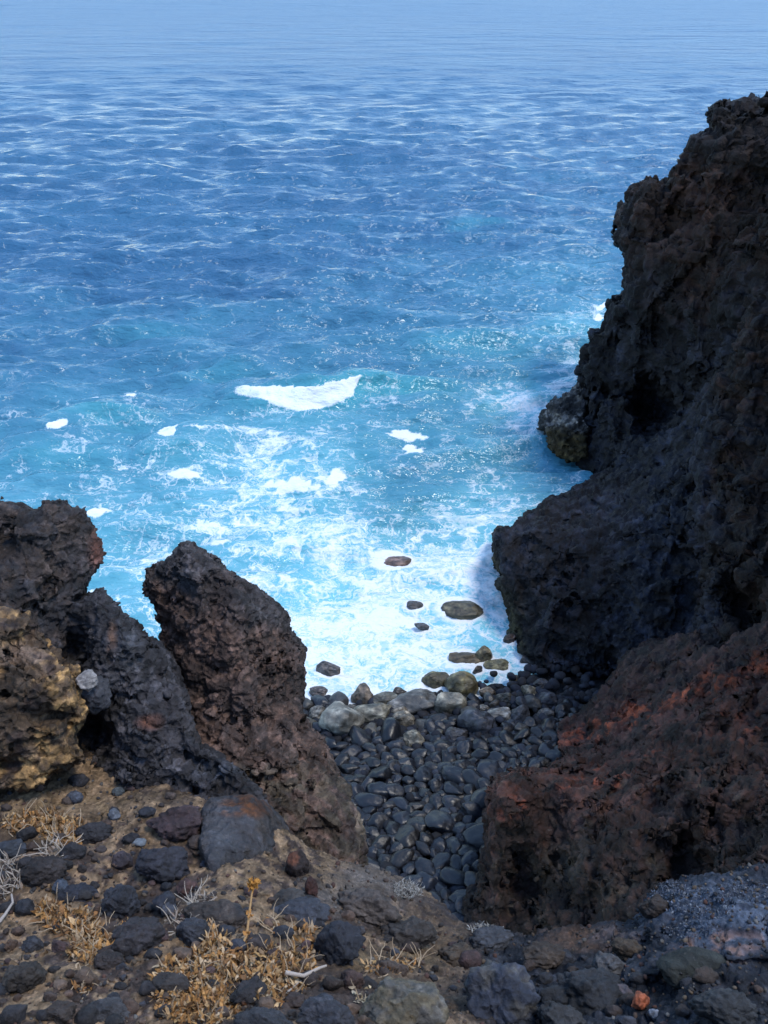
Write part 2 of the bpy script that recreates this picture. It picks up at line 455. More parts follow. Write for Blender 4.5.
def col_red(V, px, py):
    n = fbm(V / 1.1, 4); n2 = fbm(V / .25 + 3, 3)
    c = lerp(np.tile(DBR * 1.05, (len(V), 1)), BRN * 1.0, sst(n2, -.25, .35))
    c = lerp(c, np.array([.080, .036, .028]), sst(n + .25, -.1, .4) * sst(830 - py, -40, 60) * .75)
    band = 742 - (px - 560) * .36
    rb = np.clip(1.3 - np.abs(py - band + 26 * n) / 12, 0, 1) * sst(n2 + n * .8, -.05, .25) * sst(px, 545, 575)
    c = lerp(c, RED, rb)
    rb2 = np.clip(1.2 - np.abs(py - band - 50 + 30 * n) / 14, 0, 1) * sst(n2, .05, .4) * .5
    c = lerp(c, RED * .8, rb2)
    c = lerp(c, np.array([.10, .085, .06]), blob(px, py, 560, 880, 60, 45, n * 1.5 - .4) * .5)
    c = lerp(c, np.array([.16, .14, .10]), sst(fbm(V / .3 + 20, 3), .22, .45) * sst(py, 700, 800) * .2)
    return c * cells(V, 0.28, .8) * cells(V, 0.924, .5, 9)
redslope = rock_mass('rock_slope', [(556, 742), (556, 722), (572, 712), (585, 706), (600, 692), (618, 668), (628, 652), (642, 640), (664, 634), (690, 634), (720, 642), (768, 622), (1150, 560), (1150, 1080), (600, 1040), (462, 960), (466, 925),
    (468, 905), (478, 880), (484, 850), (490, 815), (491, 800), (487, 788), (497, 775), (520, 771), (545, 765), (560, 755)],
    [(560, 742, 14.2), (620, 662, 16.2), (645, 640, 16.5), (768, 635, 13), (700, 700, 12.2), (610, 745, 12.8), (560, 768, 11.8), (500, 780, 10.8), (488, 850, 9.6), (475, 915, 8.6), (560, 840, 9.5), (650, 800, 9.4), (700, 860, 7.8), (768, 760, 9.3),
     (768, 870, 6.6), (600, 920, 7.6), (520, 930, 8.2), (700, 950, 6.0), (1000, 700, 8), (1000, 950, 4.5), (600, 1020, 6.2)],
    4.5, .35, lambda p: disp_mid(p) * .8 + .22 * facet(p / .7 + 3)[0], .8, M_slope, col_red, 1.8, fine=lambda p: fine_mid(p * 1.2) * .68, pits=[(520, 885, 22, 40, .9), (655, 803, 16, 14, .45), (690, 868, 24, 30, .8), (548, 815, 9, 34, .6), (585, 735, 16, 9, .8)])
tag(redslope, 'dark reddish brown scoria slope with bright red bands above the cove', kind='structure')

# ------------------------------------------------------------------ the ledge underfoot
def disp_near(p):
    fc, w = facet(p / .30 + .2 * gnoise(p / .25)[:, None], .5, .45)
    bl, j = blocks(p, .26, .26, .19)
    return bl * .10 + .03 * np.exp(-j / .05) + fbm(p / .7, 2) * .11 + fc * .11 + .045 * np.exp(-(w[:, 1] - w[:, 0]) / .08)
def fine_near(p):
    fc, w = facet(p / .11 + .25 * gnoise(p / .08)[:, None], .5, .45); w2 = worley(p / .034 + 5)
    rough = sst(fbm(p / .5 + 40, 2), -.25, .15)
    bl, j = blocks(p, .085, .085, .06)
    return bl * .020 + .012 * np.exp(-j / .07) + fc * .022 + .012 * np.exp(-(w[:, 1] - w[:, 0]) / .09) + (w2[:, 0] - .45) * .026 * (.1 + .9 * rough) + .015 * ridged(p / .09, 3) * rough + .006 * gnoise(p / .02) * rough
def disp_ground(p):
    px, py, _ = project(p[:, 0], p[:, 1], p[:, 2]); rough = sst(px, 420, 520)
    return fbm(p / .45, 3) * .13 + (1 - rough) * facet(p / .16)[0] * .035 + rough * facet(p / .22)[0] * .10
def fine_ground(p):
    px, py, _ = project(p[:, 0], p[:, 1], p[:, 2]); rough = sst(px, 420, 520)
    fc, w = facet(p / .085 + 5, .5, .45); w2 = worley(p / .028)
    return fc * (.014 + .016 * rough) + (w2[:, 0] - .45) * (.009 + .006 * rough) + .010 * ridged(p / .07, 3) + .006 * gnoise(p / .015)
def col_ground(V, px, py):
    n = fbm(V / .35, 4); n2 = fbm(V / .07 + 3, 3)
    c = lerp(np.tile(np.array([.17, .115, .07]), (len(V), 1)), np.array([.055, .040, .034]), sst(n2 + n * .8, -.12, .12))
    n3 = worley(V / .04)[:, 2]; c = c * (.55 + .9 * n3)[:, None]
    c = lerp(c, np.array([.28, .19, .10]), blob(px, py, 60, 800, 140, 55, n * 1.2 - .3) * sst(n2, -.3, .3) * .8)
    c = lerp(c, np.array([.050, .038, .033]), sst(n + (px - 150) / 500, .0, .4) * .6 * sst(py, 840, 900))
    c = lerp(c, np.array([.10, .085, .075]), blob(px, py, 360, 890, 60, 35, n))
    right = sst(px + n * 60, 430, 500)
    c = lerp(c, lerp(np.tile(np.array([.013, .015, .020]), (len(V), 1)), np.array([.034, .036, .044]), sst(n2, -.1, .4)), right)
    c = lerp(c, np.array([.13, .075, .045]), blob(px, py, 590, 935, 60, 14, n * 1.5) * right * .5)
    lich = blob(px, py, 735, 915, 105, 48, n * .9 + n2 * .4 - .05)
    c = lerp(c, lerp(np.tile(np.array([.09, .11, .15]), (len(V), 1)), np.array([.028, .035, .052]), sst(n2, .0, .3)), lich * .85)
    rus = blob(px, py, 725, 945, 60, 16, n * 1.5 - .1) * sst(n2, -.1, .2); c = lerp(c, np.array([.26, .15, .11]), rus * .7)
    och = blob(px, py, 410, 955, 70, 24, n * 1.3 - .1) * sst(n2, -.3, .2); c = lerp(c, np.array([.22, .15, .08]), och * .7)
    return c
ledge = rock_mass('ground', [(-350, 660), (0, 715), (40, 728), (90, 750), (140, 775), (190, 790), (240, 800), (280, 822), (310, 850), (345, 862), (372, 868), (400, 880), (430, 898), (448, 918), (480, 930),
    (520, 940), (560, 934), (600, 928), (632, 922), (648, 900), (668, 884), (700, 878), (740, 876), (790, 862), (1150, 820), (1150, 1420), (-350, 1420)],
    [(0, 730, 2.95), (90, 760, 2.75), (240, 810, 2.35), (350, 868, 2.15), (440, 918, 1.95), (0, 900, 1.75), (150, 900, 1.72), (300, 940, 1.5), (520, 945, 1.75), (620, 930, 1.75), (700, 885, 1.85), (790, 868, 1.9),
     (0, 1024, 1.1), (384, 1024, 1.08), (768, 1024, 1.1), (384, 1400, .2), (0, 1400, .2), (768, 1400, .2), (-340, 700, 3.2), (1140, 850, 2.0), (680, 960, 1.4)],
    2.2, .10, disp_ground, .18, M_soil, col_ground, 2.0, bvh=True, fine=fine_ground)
tag(ledge, 'stony tan and dark ground of the clifftop underfoot', kind='structure')

# ------------------------------------------------------------------ standing rocks on the ledge
def col_pin(V, px, py):
    n = fbm(V / .5, 4); n2 = fbm(V / .1 + 3, 3)
    c = lerp(np.tile(np.array([.105, .064, .048]), (len(V), 1)), np.array([.058, .040, .034]), sst(n2 + n * .5, -.25, .35))
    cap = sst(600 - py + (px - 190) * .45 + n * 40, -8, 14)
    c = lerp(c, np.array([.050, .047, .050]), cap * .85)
    c = lerp(c, np.array([.035, .028, .027]), sst(px - 262 + n * 40 - np.clip(py - 650, 0, 300) * .4, 0, 20) * .6)  # shaded right flank, painted into the rock colour
    c = lerp(c, np.array([.105, .062, .045]), blob(px, py, 215, 640, 30, 60, n * 1.4 - .2) * .6)
    low = sst(py, 740, 790); c = lerp(c, np.array([.085, .066, .042]), low * sst(n2, -.2, .2) * .7)
    return c * cells(V, 0.045, .8) * cells(V, 0.1485, .5, 9)
pin = rock_mass('rock_pinnacle', [(187, 542), (180, 543), (172, 550), (165, 556), (156, 562), (148, 570), (145, 582), (145, 592), (150, 600), (158, 612), (162, 625), (161, 637), (165, 650), (172, 660), (180, 675), (182, 690),
    (180, 720), (176, 745), (185, 775), (215, 800), (250, 830), (290, 870), (330, 885), (370, 882), (369, 858), (360, 820), (352, 795), (330, 760), (318, 735), (305, 718), (300, 705), (301, 690), (301, 660), (302, 650), (297, 640),
    (290, 630), (287, 615), (280, 606), (270, 596), (262, 588), (255, 583), (245, 577), (238, 573), (222, 566), (210, 556), (200, 550), (193, 543)],
    [(187, 548, 3.75), (150, 590, 3.7), (170, 650, 3.45), (180, 720, 3.1), (200, 600, 3.5), (240, 640, 3.3), (240, 700, 3.05), (220, 770, 2.75), (290, 640, 3.65), (300, 700, 3.4), (330, 765, 3.0), (365, 860, 2.55), (290, 800, 2.7), (300, 860, 2.45), (265, 590, 3.75)],
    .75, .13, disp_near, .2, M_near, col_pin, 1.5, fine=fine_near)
tag(pin, 'tall leaning brown lava pinnacle with dark rounded tip beside the cove', 'rock pinnacle')

def col_ul(V, px, py):
    n = fbm(V / .4, 4); n2 = fbm(V / .08 + 3, 3)
    c = lerp(np.tile(np.array([.050, .036, .030]), (len(V), 1)), np.array([.030, .027, .029]), sst(n2 + n, -.2, .4))
    c = lerp(c, np.array([.052, .044, .046]), blob(px, py, 80, 560, 18, 30, n) * .8)
    c = lerp(c, np.array([.10, .04, .028]), blob(px, py, 97, 550, 10, 22, n * .5) * .8)
    return c * cells(V, 0.05, .8) * cells(V, 0.165, .5, 9)
ul = rock_mass('rock_outcrop', [(-350, 470), (-60, 495), (0, 503), (20, 505), (38, 512), (45, 503), (62, 502), (75, 508), (85, 508), (92, 520), (100, 537), (103, 548), (101, 560), (95, 568), (88, 578), (86, 592), (78, 600), (72, 612),
    (70, 650), (40, 690), (-100, 720), (-350, 740)],
    [(60, 505, 3.7), (100, 545, 3.75), (80, 590, 3.35), (0, 510, 3.6), (0, 600, 3.05), (50, 640, 3.05), (-300, 550, 3.2), (-300, 700, 2.8), (40, 560, 3.35)],
    .9, .07, lambda p: disp_near(p) * .7, .16, M_near, col_ul, 1.6, fine=fine_near, pits=[(4, 545, 10, 14, .12), (50, 585, 10, 8, .10)])
tag(ul, 'dark blocky lava outcrop overhanging the sea at left edge', 'rock outcrop')

def col_ml(V, px, py):
    n = fbm(V / .4, 4); n2 = fbm(V / .08 + 3, 3)
    c = lerp(np.tile(np.array([.045, .042, .046]), (len(V), 1)), np.array([.030, .026, .027]), sst(n2 + n, -.2, .4))
    c = lerp(c, np.array([.085, .088, .10]), blob(px, py, 128, 645, 16, 30, n * .6 - .1) * .75)  # light on the face turned up-left, painted as paler grey
    c = lerp(c, np.array([.17, .085, .045]), blob(px, py, 112, 640, 9, 34, n * 1.2 - .25) * sst(n2, -.4, .2))
    c = lerp(c, np.array([.16, .07, .045]), blob(px, py, 145, 722, 16, 10, n * 1.2 - .2))
    c = lerp(c, np.array([.08, .09, .11]), blob(px, py, 215, 770, 30, 14, n - .3) * .7)
    return c * cells(V, 0.05, .8) * cells(V, 0.165, .5, 9)
ml = rock_mass('rock_outcrop', [(46, 612), (58, 598), (80, 597), (90, 592), (98, 588), (105, 592), (112, 600), (120, 605), (130, 615), (138, 625), (150, 637), (160, 643), (170, 652), (182, 680), (187, 715), (205, 742), (240, 765), (266, 792), (268, 815),
    (190, 812), (130, 800), (85, 770), (62, 730), (46, 680), (50, 630)],
    [(98, 592, 3.3), (60, 620, 3.2), (160, 650, 3.15), (120, 650, 2.98), (100, 700, 2.9), (180, 720, 2.8), (240, 780, 2.5), (150, 760, 2.6), (80, 750, 2.75), (130, 800, 2.5)],
    .8, .07, lambda p: disp_near(p) * .7, .16, M_near, col_ml, 1.6, fine=fine_near, pits=[(72, 650, 12, 20, .25), (92, 735, 14, 20, .28)])
tag(ml, 'dark grey split lava outcrop with rust streak between the pinnacle and yellow rock', 'rock outcrop')

def col_oc(V, px, py):
    n = fbm(V / .3, 4); n2 = fbm(V / .07 + 3, 3)
    c = lerp(np.tile(np.array([.10, .065, .04]), (len(V), 1)), OCH * .95, sst(n2 * .8 + n, -.1, .3))
    c = lerp(c, np.array([.045, .03, .026]), sst(fbm(V / .16 + 8, 3), .1, .35) * .9)
    c = lerp(c, np.array([.04, .032, .03]), sst(606 - py + n * 20, 0, 16))
    c = lerp(c, np.array([.22, .15, .11]), blob(px, py, 12, 655, 24, 10, n2))
    return c * cells(V, 0.05, .8) * cells(V, 0.165, .5, 9)
oc = rock_mass('rock_outcrop', [(-350, 560), (-60, 590), (0, 606), (22, 612), (44, 622), (56, 640), (62, 655), (76, 668), (86, 690), (90, 712), (76, 735), (84, 760), (30, 790), (-350, 800)],
    [(0, 615, 2.95), (50, 640, 2.9), (85, 700, 2.75), (0, 700, 2.6), (50, 690, 2.6), (60, 760, 2.45), (0, 770, 2.4), (-300, 650, 2.7), (-300, 780, 2.5)],
    .7, .05, lambda p: disp_near(p) * .8, .18, M_near, col_oc, 1.6, fine=fine_near, pits=[(50, 718, 22, 9, .15), (10, 765, 20, 7, .06)])
tag(oc, 'yellow ochre stained crumbling rock below the dark outcrop at left edge', 'rock outcrop')

def col_slab(V, px, py):
    n = fbm(V / .3, 4); n2 = fbm(V / .06 + 3, 3)
    c = lerp(np.tile(np.array([.062, .060, .066]), (len(V), 1)), np.array([.055, .045, .04]), sst(n2 + n, -.2, .5))
    c = lerp(c, np.array([.09, .093, .105]), blob(px, py, 222, 840, 22, 34, n * .6 - .1) * .7)
    c = lerp(c, RUST * .85, blob(px, py, 246, 806, 22, 10, n * 1.2) * sst(n2, -.35, .1))
    return c
def disp_smooth(p): return fbm(p / .4, 3) * .08 + facet(p / .2)[0] * .03
def fine_smooth(p): return facet(p / .07)[0] * .006 + .006 * fbm(p / .03, 3) + (worley(p / .03)[:, 0] - .45) * .006
slab = rock_mass('boulder', [(203, 812), (212, 800), (232, 794), (252, 794), (270, 806), (284, 822), (292, 838), (298, 862), (296, 890), (270, 900), (236, 894), (212, 880), (203, 850)],
    [(215, 805, 2.3), (260, 800, 2.35), (292, 845, 2.25), (230, 850, 2.0), (270, 850, 2.12), (250, 890, 1.88), (290, 888, 2.0)],
    .3, .06, disp_smooth, .1, M_near, col_slab, 1.6, fine=fine_smooth)
tag(slab, 'smooth grey boulder with orange rust patch on its top beside pinnacle foot', 'boulder')

# sea rock beside the headland
def col_sea(V, px, py):
    n = fbm(V / 1.2, 3); n2 = fbm(V / .4 + 3, 3)
    c = lerp(np.tile(np.array([.055, .052, .05]), (len(V), 1)), np.array([.40, .37, .34]), sst(n2 + n, -.1, .25))
    c = lerp(c, np.array([.075, .055, .022]), sst(py - 428 + 30 * n, -4, 10))
    return c * cells(V, 0.4, .8) * cells(V, 1.32, .5, 9)
srk = rock_mass('sea_rock', [(590, 380), (577, 383), (566, 392), (550, 400), (541, 412), (537, 428), (546, 436), (547, 450), (556, 459), (570, 463), (590, 460)],
    [(577, 385, 36.5), (540, 425, 34), (550, 455, 31.5), (580, 460, 31), (580, 420, 33), (560, 410, 34)],
    4, .5, disp_mid, 1.0, M_far, col_sea, 1.5, fine=fine_mid)
tag(srk, 'pale streaked wave washed rock with olive weed at the headland foot', 'rock')

# ------------------------------------------------------------------ loose stones
def ico(sub):
    import bmesh
    bm = bmesh.new(); bmesh.ops.create_icosphere(bm, subdivisions=sub, radius=1)
    v = np.array([x.co[:] for x in bm.verts], f32); f = np.array([[q.index for q in x.verts] for x in bm.faces], np.int32)
    bm.free(); return v, f
ICO = {s: ico(s) for s in (1, 2, 3, 4, 5)}
def stone_shape(seed, sub=4, planes=11, soft=.10, rough=.05, sx=1, sy=.8, sz=.6, fine=.012, pit=0.0):
    r = np.random.RandomState(seed); v, f = ICO[sub]
    n = r.normal(size=(planes, 3)); n /= np.linalg.norm(n, axis=1)[:, None]
    h = r.uniform(.62, .92, planes)
    dots = v @ n.T
    rad = np.where(dots > .05, h[None] / np.maximum(dots, .05), 9)
    rad = np.concatenate([rad, np.full((len(v), 1), 1.0)], 1)
    rr = -soft * np.log(np.exp(-rad / soft).sum(1))                    # soft minimum of the cutting planes
    off = r.rand(3) * 50
    rr = rr * (1 + rough * fbm(v * 1.7 + off, 3) * 2 + fine * fbm(v * 7 + off, 2) * 2)
    if pit: fc, w_ = facet(v * 2.2 + off, .5, .5); rr = rr * (1 - pit * fc - pit * .5 * np.exp(-(w_[:, 1] - w_[:, 0]) / .1) - pit * .35 * (worley(v * 5.5 + off)[:, 0] - .45))
    V = v * rr[:, None]
    V = V / np.abs(V).max(0) * np.array([sx, sy, sz]) * .5
    return V.astype(f32), f
PROTO = {}
def proto(kind, k, mat, **kw):
    key = (kind, k)
    if key not in PROTO:
        V, f = stone_shape(hash(kind) % 1 + k * 13 + len(kind), **kw)
        PROTO[key] = (V, f, mat)
    return PROTO[key]
def put_stone(name, x, y, z, size, rot, color, kind, k, mat, label, cat, group=None, **kw):
    V, f, m = proto(kind, k, mat, **kw)
    me = make_mesh(name, V, f, np.tile(np.array(color), (len(V), 1)), m)
    o = link(name, me, None, (x, y, z)); o.rotation_euler = rot; o.scale = size
    tag(o, label, cat, group)
    return o

# beach -------------------------------------------------------------
def beach_z(x, y): return np.clip((18.1 - y) * .20 + .1 * np.clip(x - 1, 0, 5), -1.2, 3)
bx = np.linspace(-9, 12, 210); by = np.linspace(6, 24, 180)
gx, gy = np.meshgrid(bx, by, indexing='ij')
P = np.stack([gx.ravel(), gy.ravel(), np.zeros(gx.size)], 1)
gz = beach_z(gx, gy).ravel() + .10 * fbm(P / .5, 3) - .33 - np.clip(P[:, 1] - 18, 0, 9) * .1
P[:, 2] = gz
I, J = gx.shape; ii = np.arange(I * J).reshape(I, J)
Q = np.stack([ii[:-1, :-1], ii[1:, :-1], ii[1:, 1:], ii[:-1, 1:]], -1).reshape(-1, 4)
bed = link('beach', make_mesh('beach', P, Q, np.tile(np.array([.02, .022, .028]), (len(P), 1)), M_slope))
tag(bed, 'dark wet gravel bed of the beach between the cobbles', kind='structure')

BOULD = [  # px, py, w, h (px), colour, label
 (393, 563, 34, 17, (.16, .105, .085), 'brown wave washed rock half sunk in foam, farthest out of the rounded ones'),
 (461, 609, 40, 13, (.075, .065, .04), 'long low dark rock awash in the foam left of the lower cliff'),
 (329, 669, 23, 14, (.11, .10, .10), 'grey rounded rock in foam just right of the brown pinnacle, the larger of two'),
 (318, 690, 18, 8, (.10, .085, .08), 'flat grey rock nearly covered by foam close to the pinnacle edge'),
 (421, 627, 15, 7, (.09, .09, .10), 'tiny grey rock tip showing in the foam below the long dark one'),
 (221, 545, 15, 6, (.09, .055, .05), 'small reddish rock tip in the water above the pinnacle'),
 (510, 640, 13, 9, (.07, .05, .045), 'small dark brown rock in foam beside the lower cliff wall'),
 (363, 694, 25, 25, (.15, .115, .085), 'upright tan brown boulder standing at the foam edge'),
 (386, 700, 28, 12, (.10, .095, .075), 'low dark mottled boulder right of the upright tan one'),
 (342, 724, 42, 38, (.20, .19, .16), 'big pale mottled boulder at the left end of the waterline'),
 (374, 713, 40, 17, (.19, .18, .14), 'flat pale greenish boulder under the upright tan one'),
 (437, 681, 30, 22, (.10, .085, .042), 'olive brown weedy boulder, left of the touching pair at the waterline'),
 (462, 684, 31, 30, (.11, .092, .045), 'olive brown weedy boulder, right of the touching pair at the waterline'),
 (464, 658, 32, 13, (.16, .12, .07), 'long low tan rock in the foam in front of the peaked one'),
 (484, 656, 17, 18, (.15, .12, .065), 'peaked tan rock between two low rocks in the foam'),
 (496, 665, 24, 14, (.17, .15, .08), 'smooth khaki rock right of the peaked tan one'),
 (478, 671, 11, 9, (.07, .055, .045), 'small dark rock in the foam just below the khaki one'),
 (415, 703, 52, 22, (.13, .125, .115), 'long grey mottled boulder across the middle of the waterline'),
 (449, 706, 34, 26, (.25, .23, .18), 'pale cream boulder below the olive pair'),
 (477, 727, 36, 32, (.045, .048, .06), 'large dark grey flat faced boulder below the pale cream one'),
 (516, 681, 14, 11, (.15, .12, .08), 'small tan stone in the shallow foam near the cliff foot'),
 (529, 693, 20, 18, (.15, .135, .10), 'mottled grey green stone near the cliff foot'),
 (506, 699, 22, 16, (.09, .085, .07), 'rounded dark olive stone in the wash near the cliff foot'),
 (500, 715, 28, 15, (.20, .19, .17), 'flat pale grey stone at the right end of the waterline'),
 (534, 659, 28, 11, (.06, .05, .045), 'low dark rock against the foot of the lower cliff'),
 (403, 722, 24, 20, (.24, .21, .16), 'round cream stone half hidden among dark boulders'),
 (415, 741, 22, 20, (.18, .16, .12), 'buff pitted boulder below the long grey mottled one'),
 (520, 716, 24, 20, (.05, .052, .06), 'dark angular stone between the pale flat stone and the cliff'),
 (549, 700, 26, 18, (.05, .052, .065), 'dark blue stone under the overhang of the lower cliff'),
 (455, 735, 24, 14, (.08, .08, .09), 'small grey stone below the pale cream boulder'),
 (414, 606, 18, 7, (.12, .115, .12), 'flat grey rock awash in foam left of the long low dark rock'),
 (487, 691, 16, 11, (.17, .13, .09), 'small tan pebble like rock in the wash right of the olive pair'),
 (542, 684, 18, 12, (.06, .06, .07), 'wet dark stone in the corner where foam meets the lower cliff'),
 (352, 708, 13, 9, (.14, .13, .11), 'small grey stone between the big pale boulder and the foam'),
 (399, 690, 14, 8, (.10, .09, .08), 'small brown stone in the foam above the long grey mottled boulder'),
 (400, 712, 18, 13, (.20, .17, .13), 'buff stone left of the long grey mottled boulder'),
 (545, 716, 20, 14, (.15, .14, .13), 'pale mottled stone against the dark stones near the cliff foot'),
 (484, 708, 14, 9, (.22, .20, .17), 'small whitish stone between the cream boulder and the cliff foot'),
 (317, 714, 18, 14, (.16, .15, .13), 'grey stone at the far left end of the beach by the pinnacle'),
]
occupied = []
for k, (px, py, w, h, c, lab) in enumerate(BOULD):
    z0 = 0.0
    x, y = ground_xy(px, py, 0)
    if y < 18: z0 = float(beach_z(x, y)); x, y = ground_xy(px, py, z0 + .1)
    d = project(x, y, z0)[2]
    W = w * d / FPX * 1.12; Hh = h * d / FPX * 1.25
    sink = .30
    c = np.array(c) * .85
    V, f = stone_shape(500 + k * 7, sub=4, planes=9 + k % 6, soft=.07, rough=.09, sx=1, sy=1, sz=1, fine=.03)
    n = fbm(V * 4 + k, 3); n2 = fbm(V * 9 + k, 3)
    cc = lerp(np.tile(c * .8, (len(V), 1)), np.minimum(c * 2.0, .42), sst(n, -.02, .3)); cc = lerp(cc, c * .3, sst(n2, .12, .3) * .8)
    o = link('boulder', make_mesh('boulder', V, f, cc, M_bould), None, (x, y, z0 + Hh * ((-.06 if w > 20 else .10) if y > 17.2 else .14)))
    o.scale = (W, max(W * .62, Hh * .8), Hh); o.rotation_euler = (random.uniform(-.15, .15), random.uniform(-.15, .15), random.uniform(-.25, .25))
    tag(o, lab, 'boulder')
    occupied.append((x, y, W * .46))

# cobbles: dart throwing over the beach, only where the cove opens to view
vis_poly = [(296, 700), (560, 690), (600, 730), (575, 760), (500, 795), (500, 860), (480, 935), (400, 900), (355, 850), (322, 770)]
placed = []
def in_poly(x, y):
    px, py, _ = project(x, y, (18.1 - y) * .2 + .1 * max(0, x - 1) + .2); c = False
    for (ax, ay), (bx_, by_) in zip(vis_poly, vis_poly[1:] + vis_poly[:1]):
        if (ay > py) != (by_ > py) and px < ax + (py - ay) * (bx_ - ax) / (by_ - ay): c = not c
    return c, px, py
cr = random.Random(3)
tries = 0
targets = [(.85, 6), (.68, 30), (.53, 110), (.42, 220), (.31, 292)]
for size, cap in targets:
    n = 0; fails = 0
    while n < cap and fails < 2500 and len(placed) < 294:
        x = cr.uniform(-4, 6.5); y = cr.uniform(8.8, 17.0) + .5 * max(0, min(3, x - 1)) * (cr.random() < .3); s = size * cr.uniform(.85, 1.15)
        ok, px, py = in_poly(x, y)
        if not ok: fails += 1; continue
        if any((x - a) ** 2 + (y - b) ** 2 < ((s + t) * .30) ** 2 for a, b, t in placed) or any((x - a) ** 2 + (y - b) ** 2 < (s * .3 + t) ** 2 for a, b, t in occupied):
            fails += 1; continue
        placed.append((x, y, s)); n += 1; fails = 0
print('cobbles', len(placed))
COBCOL = [(.014, .018, .028), (.020, .025, .038), (.011, .013, .019), (.030, .036, .052), (.016, .018, .024), (.013, .017, .029), (.022, .021, .025)]
for k, (x, y, s) in enumerate(placed):
    z = float(beach_z(x, y))
    c = np.array(cr.choice(COBCOL)) * cr.uniform(.8, 1.35)
    band = (y - 15.0) / 2.2
    grp = 'dark cobbles packed on the beach'; lab = 'rounded blue black cobble packed among many others on the shaded beach'
    if band + cr.uniform(-.6, .3) > .35 and cr.random() < .75:
        c = np.array(cr.choice([(.13, .12, .10), (.10, .095, .085), (.17, .155, .12), (.075, .075, .08)]))
        grp = 'pale cobbles along the waterline'; lab = 'paler grey mottled cobble in the wet band along the waterline'
    V, f, m = proto('cob', k % 24, M_cob, sub=4, planes=7 + k % 6, soft=.07, rough=.06, sx=1, sy=.70, sz=.50, fine=.012)
    me = make_mesh('cobble', V, f, np.tile(c, (len(V), 1)), M_cob)
    o = link('cobble', me, None, (x, y, z + cr.uniform(-.02, .12) * s + .02))
    q = s * cr.uniform(.9, 1.1) * (1.12 if y > 15.6 else 1)
    o.scale = (q * cr.uniform(.9, 1.2), q * cr.uniform(.95, 1.25), q * cr.uniform(.9, 1.3))
    o.rotation_euler = (cr.gauss(0, .28), cr.gauss(0, .28), cr.gauss(0, .7))
    tag(o, lab, 'cobble', grp)

# small shingle filling the gaps
def scatter_mesh(name, pts, sizes, cols, sub, mat, seed=1, flat=.65, normals=None):
    r = np.random.RandomState(seed); VV = []; FF = []; CC = []; off = 0
    bank = [stone_shape(900 + i, sub=sub, planes=8, soft=.08, rough=.05, sx=1, sy=.8, sz=flat) for i in range(12)]
    for p, s, c in zip(pts, sizes, cols):
        V, f = bank[r.randint(12)]
        R = np.array(Euler((r.normal(0, .5), r.normal(0, .5), r.uniform(0, 6.3))).to_matrix())
        VV.append(V @ R.T * s + p); FF.append(f + off); CC.append(np.tile(c, (len(V), 1))); off += len(V)
    return link(name, make_mesh(name, np.concatenate(VV), np.concatenate(FF), np.concatenate(CC), mat))
pp = []
r2 = np.random.RandomState(5)
while len(pp) < 2600:
    x, y = r2.uniform(-4.5, 6.5), r2.uniform(8.5, 17.0); y += .5 * max(0, min(3, x - 1)) * (r2.rand() < .3)
    pp.append((x, y, float(beach_z(x, y)) - .05 + r2.uniform(-.06, .06)))
pp = np.array(pp)
sh = scatter_mesh('shingle', pp, r2.uniform(.2, .46, len(pp)), np.array(COBCOL)[r2.randint(7, size=len(pp))] * r2.uniform(.7, 1.4, (len(pp), 1)), 2, M_grav, 2)
tag(sh, 'dark shingle filling the gaps between the beach cobbles', kind='stuff')
print('beach done %.1f' % (time.time() - T0))

# ------------------------------------------------------------------ foreground stones, seated on the ledge
G = MASS_BVH['ground']
def hit(px, py):
    o = Vector((0, 0, CAMZ)); p = world(px, py, 1.0)
    dr = (Vector(p) - o).normalized()
    loc, nor, idx, dist = G.ray_cast(o + dr * .2, dr)
    return loc, nor
def seat(px, py, w, h, color, label, cat='stone', group=None, planes=8, soft=.025, rough=.08, col2=None, patch=None, sub=4, name='stone', mat=None, depth=.8, sink=.30, seed=None, rotz=None, mix=.6):
    loc, nor = hit(px, py + h * .25)
    if loc is None: print('MISS', px, py); return None
    d = project(*loc)[2]
    W = w * d / FPX; Hh = h * d / FPX * 1.05
    if px > 430 and name != 'pebble': color = np.array(color) * .72  # shade over the right foreground, put into the stone colour
    k = seed if seed is not None else int(px * 7 + py * 3)
    V, f = stone_shape(k, sub=(5 if w > 32 and soft < .1 else sub), planes=planes, soft=soft, rough=rough, sx=1, sy=1, sz=1, fine=.03, pit=.20 if soft < .1 else .03)
    n = fbm(V * 3 + k, 4)
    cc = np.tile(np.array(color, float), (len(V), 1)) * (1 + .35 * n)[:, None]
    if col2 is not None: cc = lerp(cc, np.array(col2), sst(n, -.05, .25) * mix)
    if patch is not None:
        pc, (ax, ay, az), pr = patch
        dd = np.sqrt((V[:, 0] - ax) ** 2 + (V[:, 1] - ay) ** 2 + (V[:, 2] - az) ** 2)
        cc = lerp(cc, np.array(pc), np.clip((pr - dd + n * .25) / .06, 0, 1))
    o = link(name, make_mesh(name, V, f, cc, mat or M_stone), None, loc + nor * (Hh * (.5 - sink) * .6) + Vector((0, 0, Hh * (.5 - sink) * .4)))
    # stand tall in the sloping view: height seen from above is shared by depth and height
    o.scale = (W, (W * .45 + Hh * .55) * depth, Hh * .95)
    o.rotation_euler = (random.uniform(-.2, .3), random.uniform(-.2, .2), random.uniform(-.3, .3) if rotz is None else rotz)
    # object-space noise is stretched by scale: bake it
    me = o.data; S = np.array(o.scale[:]); me.vertices.foreach_set('co', (V * S).astype(f32).ravel()); o.scale = (1, 1, 1); me.update()
    tag(o, label, cat, group)
    return o
B1 = (.030, .028, .031); B2 = (.048, .038, .036); BG = (.048, .052, .066); PB = (.070, .045, .045); LG = (.14, .15, .16)
